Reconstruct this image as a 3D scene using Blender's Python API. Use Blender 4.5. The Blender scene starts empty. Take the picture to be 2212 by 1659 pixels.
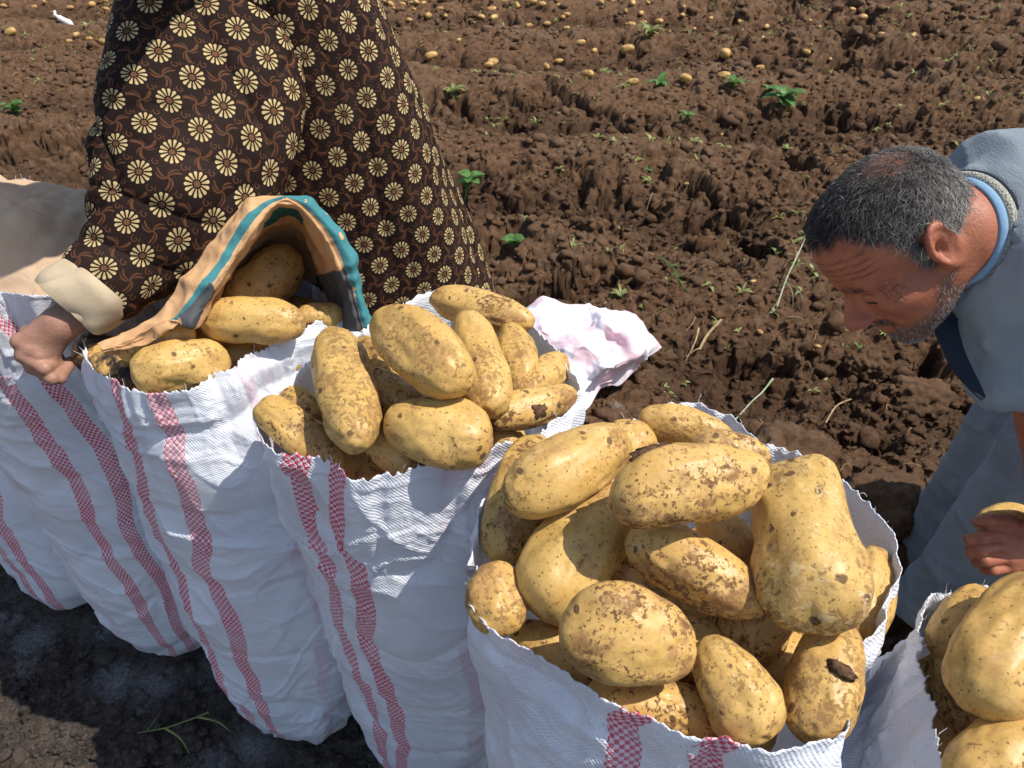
import bpy, math, random
import numpy as np
from mathutils import Vector, Matrix
sc = bpy.context.scene
COL = sc.collection
random.seed(7); RNG = np.random.default_rng(7)
# ------------------------------------------------------------------ camera
CAM_H = 1.6; PITCH = math.radians(37.0); FPX = 1661.0
cam_d = bpy.data.cameras.new('camera'); cam = bpy.data.objects.new('camera', cam_d); COL.objects.link(cam)
cam.location = (0, 0, CAM_H); cam.rotation_euler = (math.pi/2 - PITCH, 0, 0)
cam_d.sensor_width = 36; cam_d.lens = 36*FPX/2212; cam_d.clip_start = .02; cam_d.clip_end = 500
cam_d.dof.use_dof = True; cam_d.dof.focus_distance = 1.05; cam_d.dof.aperture_fstop = 18.0
sc.camera = cam
# ------------------------------------------------------------------ sky, sun
SUN = Vector((.50, -.07, .86)).normalized()
w = bpy.data.worlds.new('World'); sc.world = w; w.use_nodes = True
nt = w.node_tree; nt.nodes.clear()
sky = nt.nodes.new('ShaderNodeTexSky'); sky.sky_type = 'NISHITA'; sky.sun_disc = False
sky.sun_elevation = math.asin(SUN.z); sky.sun_rotation = math.atan2(SUN.x, SUN.y)
bg = nt.nodes.new('ShaderNodeBackground'); bg.inputs[1].default_value = .125
wo = nt.nodes.new('ShaderNodeOutputWorld')
nt.links.new(sky.outputs[0], bg.inputs[0]); nt.links.new(bg.outputs[0], wo.inputs[0])
sl = bpy.data.lights.new('sun', 'SUN'); sl.energy = 4.2; sl.angle = math.radians(.5); sl.color = (1, .95, .87)
so = bpy.data.objects.new('sun', sl); COL.objects.link(so)
so.rotation_euler = (-SUN).to_track_quat('-Z', 'Y').to_euler(); so.location = SUN*20
sc.view_settings.view_transform = 'Standard'; sc.view_settings.look = 'None'
sc.view_settings.gamma = 1; sc.view_settings.exposure = 0.38
# ------------------------------------------------------------------ helpers
SP, CP = math.sin(PITCH), math.cos(PITCH)
CR = np.array([1., 0, 0]); CU = np.array([0, SP, CP]); CB = np.array([0, -CP, SP]); CO = np.array([0, 0, CAM_H])
def CV(r, u, b): return r*CR+u*CU+b*CB
def PD(u, v, d): return CO+CV((u-1106)/FPX*d, (830-v)/FPX*d, -d)
def ray(u, v): return CV((u-1106)/FPX, (830-v)/FPX, -1.)
def PZ(u, v, z): r = ray(u, v); return CO+r*((z-CAM_H)/r[2])
def PY(u, v, y): r = ray(u, v); return CO+r*(y/r[1])
def depth(p): return -float(np.dot(np.asarray(p)-CO, CB))
def nrm(a): a = np.asarray(a, float); return a/np.linalg.norm(a)
def hash3(ix, iy, iz, seed):
    h = (ix.astype(np.int64)*374761393+iy.astype(np.int64)*668265263+iz.astype(np.int64)*2147483647+seed*1274126177) & 0xffffffff
    h = ((h ^ (h >> 13))*1274126177) & 0xffffffff
    h = ((h ^ (h >> 16))*2246822519) & 0xffffffff
    return ((h ^ (h >> 15)) & 0xffffff)/float(0xffffff)
def vn(x, y, z, seed=0):
    x, y, z = np.broadcast_arrays(np.asarray(x, float), np.asarray(y, float), np.asarray(z, float))
    ix, iy, iz = np.floor(x), np.floor(y), np.floor(z)
    fx, fy, fz = x-ix, y-iy, z-iz
    fx = fx**3*(fx*(fx*6-15)+10); fy = fy**3*(fy*(fy*6-15)+10); fz = fz**3*(fz*(fz*6-15)+10)
    o = 0
    for a in (0, 1):
        for b in (0, 1):
            for c in (0, 1):
                o = o+hash3(ix+a, iy+b, iz+c, seed)*(fx if a else 1-fx)*(fy if b else 1-fy)*(fz if c else 1-fz)
    return o*2-1
def fbm(x, y, z, oct=4, seed=0, gain=.5):
    o = 0; a = 1.; s = 1.
    for i in range(oct):
        o = o+a*vn(x*s, y*s, z*s, seed+i*17); a *= gain; s *= 2.03
    return o
def smooth(a, b, x): t = np.clip((x-a)/(b-a), 0, 1); return t*t*(3-2*t)

def mesh_obj(name, V, F, mat=None, parent=None, uv=None, cols=None, smooth_=True, loc=None, rot=None):
    """V (n,3); F (m,4) or (m,3) array or list of arrays"""
    Fs = F if isinstance(F, list) else [F]
    me = bpy.data.meshes.new(name)
    V = np.asarray(V, np.float32)
    me.vertices.add(len(V)); me.vertices.foreach_set('co', V.ravel())
    idx = np.concatenate([np.asarray(f, np.int32).ravel() for f in Fs])
    tot = np.concatenate([np.full(len(f), np.asarray(f).shape[1], np.int32) for f in Fs if len(f)])
    st = np.concatenate([[0], np.cumsum(tot)[:-1]]).astype(np.int32)
    me.loops.add(len(idx)); me.loops.foreach_set('vertex_index', idx)
    me.polygons.add(len(tot)); me.polygons.foreach_set('loop_start', st)
    me.polygons.foreach_set('use_smooth', np.full(len(tot), smooth_, bool))
    me.update(calc_edges=True); me.validate()
    if uv is not None:
        l = me.uv_layers.new(name='UVMap'); l.data.foreach_set('uv', np.asarray(uv, np.float32)[idx].ravel())
    if cols is not None:
        for k, c in cols.items():
            c = np.asarray(c, np.float32)
            if c.ndim == 1:
                a = me.attributes.new(k, 'FLOAT', 'POINT'); a.data.foreach_set('value', c)
            else:
                a = me.attributes.new(k, 'FLOAT_COLOR', 'POINT')
                a.data.foreach_set('color', np.concatenate([c, np.ones((len(c), 1), np.float32)], 1).ravel())
    if mat: me.materials.append(mat)
    o = bpy.data.objects.new(name, me); COL.objects.link(o)
    if parent: o.parent = parent
    if loc is not None: o.location = Vector(loc)
    if rot is not None: o.rotation_euler = rot
    return o
def tag(o, label=None, cat=None, group=None, kind=None):
    if label: o['label'] = label
    if cat: o['category'] = cat
    if group: o['group'] = group
    if kind: o['kind'] = kind
    return o
def empty(name, loc, label=None, cat=None, group=None):
    o = bpy.data.objects.new(name, None); COL.objects.link(o); o.location = Vector(loc); o.empty_display_size = .05
    return tag(o, label, cat, group)
def child(o, parent):
    """parent with world-coordinate mesh kept in place (parents have no rotation)"""
    o.parent = parent; o.location = -parent.location; return o
def grid_faces(nu, nv, wrap=False):
    a = np.arange(nu*nv).reshape(nv, nu)
    if wrap:
        b = np.roll(a, -1, 1); return np.stack([a[:-1], b[:-1], b[1:], a[1:]], -1).reshape(-1, 4)
    return np.stack([a[:-1, :-1], a[:-1, 1:], a[1:, 1:], a[1:, :-1]], -1).reshape(-1, 4)
def ico(sub):
    import bmesh
    bm = bmesh.new(); bmesh.ops.create_icosphere(bm, subdivisions=sub, radius=1)
    V = np.array([v.co[:] for v in bm.verts]); F = np.array([[v.index for v in f.verts] for f in bm.faces]); bm.free()
    return V, F
ICO = {k: ico(k) for k in (1, 2, 3, 4, 5)}
def catmull(P, n):
    P = np.asarray(P, float); m = len(P)
    t = np.linspace(0, m-1, n); i = np.clip(np.floor(t).astype(int), 0, m-2); f = (t-i)[:, None]
    p0 = P[np.clip(i-1, 0, m-1)]; p1 = P[i]; p2 = P[i+1]; p3 = P[np.clip(i+2, 0, m-1)]
    return .5*((2*p1)+(-p0+p2)*f+(2*p0-5*p1+4*p2-p3)*f*f+(-p0+3*p1-3*p2+p3)*f**3)
def tube(path, radii, seg=8, n=None):
    P = catmull(path, n) if n else np.asarray(path, float)
    R = np.interp(np.linspace(0, 1, len(P)), np.linspace(0, 1, len(radii)), radii)
    T = np.gradient(P, axis=0); T /= np.linalg.norm(T, axis=1)[:, None]+1e-12
    ref = np.array([.3, .2, .93]); A = np.cross(T, ref); A /= np.linalg.norm(A, axis=1)[:, None]+1e-12; B = np.cross(T, A)
    th = np.linspace(0, 2*math.pi, seg, endpoint=False)
    V = P[:, None]+R[:, None, None]*(np.cos(th)[None, :, None]*A[:, None]+np.sin(th)[None, :, None]*B[:, None])
    V = V.reshape(-1, 3); F = grid_faces(seg, len(P), True)
    return V, F
def merge(parts):
    Vs, F4, F3, o = [], [], [], 0
    for V, F in parts:
        F = np.asarray(F); (F4 if F.shape[1] == 4 else F3).append(F+o); Vs.append(V); o += len(V)
    Fs = []
    if F4: Fs.append(np.concatenate(F4))
    if F3: Fs.append(np.concatenate(F3))
    return np.concatenate(Vs), Fs
# ---- implicit surfaces
def sd_cone(p, a, b, r1, r2):
    a = np.asarray(a, float); b = np.asarray(b, float); ba = b-a
    t = np.clip(((p-a)@ba)/max(ba@ba, 1e-9), 0, 1)
    return np.linalg.norm(p-a-t[..., None]*ba, axis=-1)-(r1+(r2-r1)*t)
def sd_ell(p, c, r, M=None):
    q = p-np.asarray(c, float)
    if M is not None: q = q@np.asarray(M)
    r = np.asarray(r, float); k0 = np.linalg.norm(q/r, axis=-1); k1 = np.linalg.norm(q/(r*r), axis=-1)
    return k0*(k0-1)/(k1+1e-9)
def smin(a, b, k): h = np.clip(.5+.5*(b-a)/k, 0, 1); return b+(a-b)*h-k*h*(1-h)
def smax(a, b, k): return -smin(-a, -b, k)
def nets(f, lo, hi, h):
    lo = np.asarray(lo, float); hi = np.asarray(hi, float)
    n = np.ceil((hi-lo)/h).astype(int)+1
    ax = [lo[i]+h*np.arange(n[i]) for i in range(3)]
    D = np.empty(n)
    for i in range(0, n[0], 16):
        G = np.stack(np.meshgrid(ax[0][i:i+16], ax[1], ax[2], indexing='ij'), -1)
        D[i:i+16] = f(G.reshape(-1, 3)).reshape(G.shape[:3])
    S = D < 0
    c = S[:-1, :-1, :-1].astype(np.int8)
    tot = np.zeros(np.array(n)-1, np.int8)
    for a in (0, 1):
        for b in (0, 1):
            for d in (0, 1): tot += S[a:n[0]-1+a, b:n[1]-1+b, d:n[2]-1+d]
    act = (tot > 0) & (tot < 8)
    ids = -np.ones(act.shape, np.int64); I = np.argwhere(act); ids[act] = np.arange(len(I))
    acc = np.zeros((len(I), 3)); cnt = np.zeros(len(I))
    cs = [(a, b, d) for a in (0, 1) for b in (0, 1) for d in (0, 1)]
    for i, p in enumerate(cs):
        for q in cs[i+1:]:
            df = [abs(p[k]-q[k]) for k in range(3)]
            if sum(df) != 1: continue
            dp = D[I[:, 0]+p[0], I[:, 1]+p[1], I[:, 2]+p[2]]; dq = D[I[:, 0]+q[0], I[:, 1]+q[1], I[:, 2]+q[2]]
            m = (dp < 0) != (dq < 0); t = dp/(dp-dq+1e-12)
            pt = np.array(p)[None]+t[:, None]*(np.array(q)-np.array(p))[None]
            acc[m] += pt[m]; cnt[m] += 1
    V = lo+h*(I+acc/cnt[:, None])
    Fs = []
    for axn in range(3):
        u, v = [(1, 2), (2, 0), (0, 1)][axn]
        s0 = [slice(None)]*3; s1 = [slice(None)]*3; s0[axn] = slice(0, -1); s1[axn] = slice(1, None)
        a = S[tuple(s0)]; b = S[tuple(s1)]; E = np.argwhere(a != b)
        ok = (E[:, u] > 0) & (E[:, v] > 0) & (E[:, u] < n[u]-1) & (E[:, v] < n[v]-1); E = E[ok]
        du = np.zeros(3, int); du[u] = 1; dv = np.zeros(3, int); dv[v] = 1
        g = lambda X: ids[X[:, 0], X[:, 1], X[:, 2]]
        q = np.stack([g(E-du-dv), g(E-dv), g(E), g(E-du)], 1)
        ins = a[E[:, 0], E[:, 1], E[:, 2]]
        q[~ins] = q[~ins][:, ::-1]; Fs.append(q)
    return V, np.concatenate(Fs)
def vnormals(V, F):
    N = np.zeros_like(V); F = np.asarray(F)
    n = np.cross(V[F[:, 1]]-V[F[:, 0]], V[F[:, 2]]-V[F[:, 0]])
    for k in range(F.shape[1]): np.add.at(N, F[:, k], n)
    return N/(np.linalg.norm(N, axis=1)[:, None]+1e-12)
# ---- node expressions
class X:
    def __init__(s, g, v): s.g = g; s.v = v
    def _b(s, op, o, r=False, c=None):
        n = s.g.nt.nodes.new('ShaderNodeMath'); n.operation = op
        a, b = (o, s) if r else (s, o)
        for i, q in enumerate([a, b]+([c] if c is not None else [])):
            if q is None: continue
            if isinstance(q, X): s.g.nt.links.new(q.v, n.inputs[i])
            else: n.inputs[i].default_value = q
        return X(s.g, n.outputs[0])
    def __add__(s, o): return s._b('ADD', o)
    __radd__ = __add__
    def __sub__(s, o): return s._b('SUBTRACT', o)
    def __rsub__(s, o): return s._b('SUBTRACT', o, True)
    def __mul__(s, o): return s._b('MULTIPLY', o)
    __rmul__ = __mul__
    def __truediv__(s, o): return s._b('DIVIDE', o)
    def __pow__(s, o): return s._b('POWER', o)
    def lt(s, o): return s._b('LESS_THAN', o)
    def gt(s, o): return s._b('GREATER_THAN', o)
    def mn(s, o): return s._b('MINIMUM', o)
    def mx(s, o): return s._b('MAXIMUM', o)
    def un(s, op): return s._b(op, None)
    def ab(s): return s.un('ABSOLUTE')
    def fr(s): return s.un('FRACT')
    def fl(s): return s.un('FLOOR')
    def sin(s): return s.un('SINE')
    def cos(s): return s.un('COSINE')
    def sq(s): return s.un('SQRT')
    def at2(s, o): return s._b('ARCTAN2', o)
    def ss(s, a, b, lo=0., hi=1.):
        n = s.g.nt.nodes.new('ShaderNodeMapRange'); n.interpolation_type = 'SMOOTHSTEP'
        s.g.nt.links.new(s.v, n.inputs[0])
        for i, q in zip((1, 2, 3, 4), (a, b, lo, hi)): n.inputs[i].default_value = q
        return X(s.g, n.outputs[0])
class G:
    def __init__(s, name, rough=.8, spec=.3):
        s.m = bpy.data.materials.new(name); s.m.use_nodes = True; s.nt = s.m.node_tree
        s.b = s.nt.nodes['Principled BSDF']; s.b.inputs['Roughness'].default_value = rough
        s.b.inputs['Specular IOR Level'].default_value = spec
    def lk(s, a, b): s.nt.links.new(a.v if isinstance(a, X) else a, b)
    def co(s, kind='Object', off=False):
        n = s.nt.nodes.new('ShaderNodeTexCoord'); o = n.outputs[kind]
        if off:
            oi = s.nt.nodes.new('ShaderNodeObjectInfo'); m = s.nt.nodes.new('ShaderNodeVectorMath'); m.operation = 'MULTIPLY_ADD'
            c = s.nt.nodes.new('ShaderNodeCombineXYZ')
            for i in range(3): s.nt.links.new(oi.outputs['Random'], c.inputs[i])
            s.nt.links.new(c.outputs[0], m.inputs[0]); m.inputs[1].default_value = (37, 61, 83); s.nt.links.new(o, m.inputs[2]); o = m.outputs[0]
        return o
    def rnd(s): return X(s, s.nt.nodes.new('ShaderNodeObjectInfo').outputs['Random'])
    def pos(s): return s.nt.nodes.new('ShaderNodeNewGeometry').outputs['Position']
    def xyz(s, v):
        n = s.nt.nodes.new('ShaderNodeSeparateXYZ'); s.nt.links.new(v, n.inputs[0]); return [X(s, q) for q in n.outputs]
    def vec(s, x, y, z=0.):
        n = s.nt.nodes.new('ShaderNodeCombineXYZ')
        for i, q in enumerate((x, y, z)):
            if isinstance(q, X): s.nt.links.new(q.v, n.inputs[i])
            else: n.inputs[i].default_value = q
        return n.outputs[0]
    def noise(s, v, scale, det=3, rough=.55, dist=0.):
        n = s.nt.nodes.new('ShaderNodeTexNoise'); s.nt.links.new(v, n.inputs['Vector'])
        n.inputs['Scale'].default_value = scale; n.inputs['Detail'].default_value = det; n.inputs['Roughness'].default_value = rough
        n.inputs['Distortion'].default_value = dist; return X(s, n.outputs[0])
    def voro(s, v, scale, out='Distance', feat='F1'):
        n = s.nt.nodes.new('ShaderNodeTexVoronoi'); s.nt.links.new(v, n.inputs['Vector']); n.feature = feat
        n.inputs['Scale'].default_value = scale; return X(s, n.outputs[out])
    def attr(s, name, out='Fac'):
        n = s.nt.nodes.new('ShaderNodeAttribute'); n.attribute_name = name; return X(s, n.outputs[out])
    def mix(s, f, a, b):
        n = s.nt.nodes.new('ShaderNodeMix'); n.data_type = 'RGBA'
        if isinstance(f, X): s.nt.links.new(f.v, n.inputs[0])
        else: n.inputs[0].default_value = f
        for q, i in ((a, 6), (b, 7)):
            if isinstance(q, X): s.nt.links.new(q.v, n.inputs[i])
            else: n.inputs[i].default_value = (*q, 1)
        return X(s, n.outputs[2])
    def color(s, c):
        if isinstance(c, X): s.lk(c, s.b.inputs['Base Color'])
        else: s.b.inputs['Base Color'].default_value = (*c, 1)
    def rough(s, r): s.lk(r, s.b.inputs['Roughness'])
    def bump(s, h, strength=.5, dist=.002):
        n = s.nt.nodes.new('ShaderNodeBump'); n.inputs['Strength'].default_value = strength; n.inputs['Distance'].default_value = dist
        s.lk(h, n.inputs['Height']); s.nt.links.new(n.outputs[0], s.b.inputs['Normal'])
# ------------------------------------------------------------------ ground
def worley(x, y, s, seed, lo=.25, hi=.7, keep=.8):
    X0, Y0 = x/s, y/s; ix, iy = np.floor(X0), np.floor(Y0); best = np.zeros_like(x)
    for a in (-1, 0, 1):
        for b in (-1, 0, 1):
            cx, cy = ix+a, iy+b; z0 = np.zeros_like(cx)
            jx = cx+hash3(cx, cy, z0, seed); jy = cy+hash3(cx, cy, z0+1, seed)
            rr = lo+(hi-lo)*hash3(cx, cy, z0+2, seed)**1.5
            kk = hash3(cx, cy, z0+3, seed) < keep
            ea = hash3(cx, cy, z0+4, seed)*3.14; ca, sa = np.cos(ea), np.sin(ea); dx, dy = X0-jx, Y0-jy
            d = np.sqrt((ca*dx+sa*dy)**2+(1.5*(ca*dy-sa*dx))**2)/rr
            best = np.maximum(best, np.where(kk & (d < 1), rr*np.power(np.clip(1-d*d, 0, 1), .55), 0))
    return best*s
SACKS = dict(E=(.186, .53), D=(-.15, .86), C=(-.465, .96), B=(-.80, 1.15), A=(-1.12, 1.31), Z=(-1.45, 1.56), F=(.70, .40))
TOPS = dict(E=(.186, .527), D=(-.136, .88), C=(-.47, 1.04), B=(-.86, 1.22), A=(-1.15, 1.42), Z=(-1.49, 1.66), F=(.62, .40))
def height(x, y, lod=3):
    wx = x+.05*vn(x*5, y*5, 0, 3)+.015*vn(x*19, y*19, 0, 4); wy = y+.05*vn(x*5, y*5, 7, 5)+.015*vn(x*19, y*19, 5, 6)
    row = (y+.09*x+.16*vn(x*.8, y*.8, 0, 8))/1.35
    band = .5+.5*np.cos(2*math.pi*(row-.28))
    rough = .28+.95*smooth(-.2, .55, vn(x*.9, y*1.3, 0, 12)+.9*(.5-band)+.55*smooth(.2, 1.6, x))
    h = .125*(band-.5)+.035*fbm(x*1.3, y*1.3, 0, 3, 20)
    c = .26*worley(wx, wy, .34, 31, keep=.45)+.40*worley(wx, wy, .17, 32, keep=.7)
    if lod > 0: c = c+.50*worley(wx, wy, .085, 33)
    h = h+rough*(c-.045)
    pit = smooth(.27, .66, vn(wx*5.2, wy*6.5, 0, 41)+.45*vn(wx*15, wy*15, 0, 42)+.15*rough-.1)
    h = h-(.2+rough)*.085*pit
    if lod > 1: h = h+.62*worley(wx, wy, .042, 34)*(.5+.5*rough)+.62*worley(wx, wy, .021, 35)
    if lod > 1: h = h+.010*fbm(x*26, y*26, 0, 4, 50, .62)
    # trodden strip in front of and under the sacks
    yl = .86-.62*x
    t = smooth(.18, .55, y-yl)
    flat = .011*fbm(x*9, y*9, 0, 4, 70, .6)+.30*worley(wx, wy, .05, 36, keep=.6)+.6*worley(wx, wy, .02, 37, keep=.8)-.012
    return flat*(1-t)+h*t
def build_ground():
    ys = [-30, -12, -5, -2, -1, -.3, 0, .15]; y = .25
    while y < 13: ys.append(y); y += .0024*math.sqrt(y*y+2.5)
    while y < 400: ys.append(y); y *= 1.12
    ys = np.array(ys)
    s = np.concatenate([-np.geomspace(30, .78, 26), np.linspace(-.76, .76, 640), np.geomspace(.78, 30, 26)])
    wy = np.sqrt(ys**2+2.5)
    Xg = s[None]*wy[:, None]; Yg = np.repeat(ys[:, None], len(s), 1)
    far = smooth(14, 22, np.sqrt(Xg**2+Yg**2))
    H = height(Xg, Yg)*(1-far)
    # keep soil out of sack feet
    for cx, cy in SACKS.values():
        d = np.sqrt((Xg-cx)**2+(Yg-cy)**2); k = smooth(.24, .12, d); H = H*(1-k)-.004*k
    nz = smooth(.9, 1.3, Yg+.62*Xg)*(1-far)
    dx = .015*fbm(Xg*22, Yg*22, H*40, 3, 151, .6)*nz; dy = .015*fbm(Xg*22, Yg*22, H*40, 3, 161, .6)*nz; dz = .006*fbm(Xg*45, Yg*45, H*90, 3, 171, .65)*nz
    V = np.stack([Xg+dx, Yg+dy, H+dz], -1).reshape(-1, 3)
    g = G('soil', .95, .15); P = g.pos()
    n1 = g.noise(P, 2.2, 4); n2 = g.noise(P, 30, 5, .65); n3 = g.noise(P, 170, 4, .7)
    x, yy, z = g.xyz(P)
    c = g.mix(n1.ss(.35, .65), (.138, .073, .038), (.178, .100, .055))
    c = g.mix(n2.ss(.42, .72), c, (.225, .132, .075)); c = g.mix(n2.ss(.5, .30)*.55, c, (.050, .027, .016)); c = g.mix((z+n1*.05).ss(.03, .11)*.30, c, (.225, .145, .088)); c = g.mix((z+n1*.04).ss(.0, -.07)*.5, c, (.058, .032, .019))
    c = g.mix(n3.ss(.55, .75)*.5, c, (.27, .17, .10))
    # compacted greyer strip, sack shade painted in as dark tone, lime spilled on it
    fr = (yy+x*.62+n1*.3-.15).ss(1.02, 1.25, 1., 0.)
    gr = g.mix(n2.ss(.35, .65), (.045, .036, .031), (.125, .104, .088)); gr = g.mix(n3.ss(.5, .62)*.6, gr, (.20, .175, .155))
    gr = g.mix((x+n1*.4).ss(-.75, -.62, 1., 0.)*(yy+n1*.2).ss(.87, .95, 1., 0.), gr, (.21, .115, .065))  # sunlit corner beyond the sack shadows painted in as lighter brown
    c = g.mix(fr*.9, c, gr)
    m = None
    for (u, v, r) in [(65, 1385, .075), (55, 1430, .05), (250, 1470, .075), (330, 1480, .07), (230, 1350, .05), (540, 1620, .08), (470, 1650, .06), (1330, 870, .03), (20, 1340, .05), (470, 1440, .06)]:
        q = PZ(u, v, 0); d = ((x-float(q[0]))**2+(yy-float(q[1]))**2).sq()
        k = (d+(n2-.5)*.16+(g.noise(P, 75, 4, .6)-.5)*.06).ss(0, r, 1., 0.); m = k if m is None else m.mx(k)
    c = g.mix((m*(n3.ss(.30, .66)*.6+.3)).mn(1.)*.75, c, (.42, .42, .41))
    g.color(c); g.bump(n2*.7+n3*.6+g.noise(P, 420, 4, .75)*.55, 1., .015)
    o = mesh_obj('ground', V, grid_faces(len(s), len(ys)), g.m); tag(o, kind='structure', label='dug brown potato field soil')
    return g.m
SOIL = build_ground()
def scatter_crumbs():
    vs = []
    for k in range(10):
        V, F = ICO[2]
        q = V*(1+.42*fbm(V[:, 0]*1.3+k*9, V[:, 1]*1.3, V[:, 2]*1.3, 3, 90+k)[:, None])*np.array([1, .8, .62]); vs.append(q)
    F = ICO[2][1]; Vs, Fs = [], []; n = 0
    def put(x, y, r):
        nonlocal n
        a = RNG.uniform(0, 6.28, len(x)); z = height(x, y)+r*.15
        for k in range(10):
            m = (np.arange(len(x)) % 10) == k
            if not m.any(): continue
            ca, sa = np.cos(a[m]), np.sin(a[m]); q = vs[k][None]*r[m][:, None, None]
            W = np.stack([ca[:, None]*q[..., 0]-sa[:, None]*q[..., 1]+x[m][:, None], sa[:, None]*q[..., 0]+ca[:, None]*q[..., 1]+y[m][:, None], q[..., 2]+z[m][:, None]], -1)
            Vs.append(W.reshape(-1, 3)); Fs.append((F[None]+(np.arange(m.sum())*len(q[0]))[:, None, None]+n).reshape(-1, 3)); n += W.shape[0]*W.shape[1]
    N = 42000
    y = 1.0+ RNG.random(N)**1.3*9; x = RNG.uniform(-.70, .72, N)*(y*.95+1.2)
    r = np.clip(.0042*np.exp(RNG.normal(0, .75, N)), .0025, .034)*(1+.16*y)
    cl = .9*vn(x*1.5, y*2.0, 0, 97)+.6*RNG.random(N)+.25*smooth(0, 2, x)+.1
    k = (y > .95-.62*x) & (cl > .12); put(x[k], y[k], r[k])
    N = 12000; x = RNG.uniform(-1.6, .6, N); y = RNG.uniform(.45, 1.5, N)
    r = np.clip(.0048*np.exp(RNG.normal(0, .6, N)), .002, .022); put(x, y, r)
    o = mesh_obj('soil_crumbs', np.concatenate(Vs), np.concatenate(Fs), SOIL)
    tag(o, 'loose brown soil crumbs and small clods scattered over the dug field', 'soil', kind='stuff')
scatter_crumbs()
# ------------------------------------------------------------------ woven sacks
def sack_mat(name, stripes, faint, seed):
    g = G(name, .42, .45); uv = g.co('UV'); u, v, _ = g.xyz(uv)
    P = g.co('Object')
    wob = (g.noise(g.vec(0., v, float(seed)), 9, 2)-.5)*.018
    uu = u+wob
    cs = .0048
    ck = ((u/cs).fl()+(v/cs).fl()); ck = (ck*.5).fr().gt(.25)
    base = g.mix(g.noise(P, 6, 3).ss(.4, .7), (.84, .86, .91), (.76, .79, .86))
    red = g.mix(ck, (.66, .055, .12), (.88, .66, .70))
    m = None
    for s in stripes:
        k = (uu-s).ab().lt(.0165); m = k if m is None else m.mx(k)
    c = base
    for s, st in faint:
        k = (uu-s).ab().ss(.012, .018, 1., 0.)*st*g.noise(P, 11, 2).ss(.3, .6); c = g.mix(k*(.5+ck*.5), c, (.72, .34, .44))
    c = g.mix(m*(g.noise(P, 16, 4, .6).ss(.3, .6)*.22+.74), c, red)
    dirt = g.noise(P, 22, 5, .7).ss(.60, .8)*.25; c = g.mix(dirt, c, (.35, .29, .25))
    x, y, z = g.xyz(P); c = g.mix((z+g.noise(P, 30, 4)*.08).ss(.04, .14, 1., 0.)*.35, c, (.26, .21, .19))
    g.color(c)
    wv = ((u*(2*math.pi/.0048)).sin()*(v*(2*math.pi/.0048)).sin())
    cr = g.noise(g.vec(u*.35, v*1.5, float(seed)*.3), 26, 5, .6, .6)
    cr2 = g.noise(g.vec(u*1.2+v*.8, v*1.3-u*.6, float(seed)*.7), 14, 4, .55, 1.2)
    g.bump(wv*.05+(cr-.5).ab()*.55+(cr2-.5).ab()*.9+g.noise(P, 120, 3)*.12, .8, .009)
    # thin plastic weave passes a little light
    tr = g.nt.nodes.new('ShaderNodeBsdfTranslucent'); g.lk(c, tr.inputs[0]); mx = g.nt.nodes.new('ShaderNodeMixShader')
    mx.inputs[0].default_value = .16; g.lk(g.b.outputs[0], mx.inputs[1]); g.lk(tr.outputs[0], mx.inputs[2])
    g.lk(mx.outputs[0], g.nt.nodes['Material Output'].inputs[0])
    return g.m
R0 = .20
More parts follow.
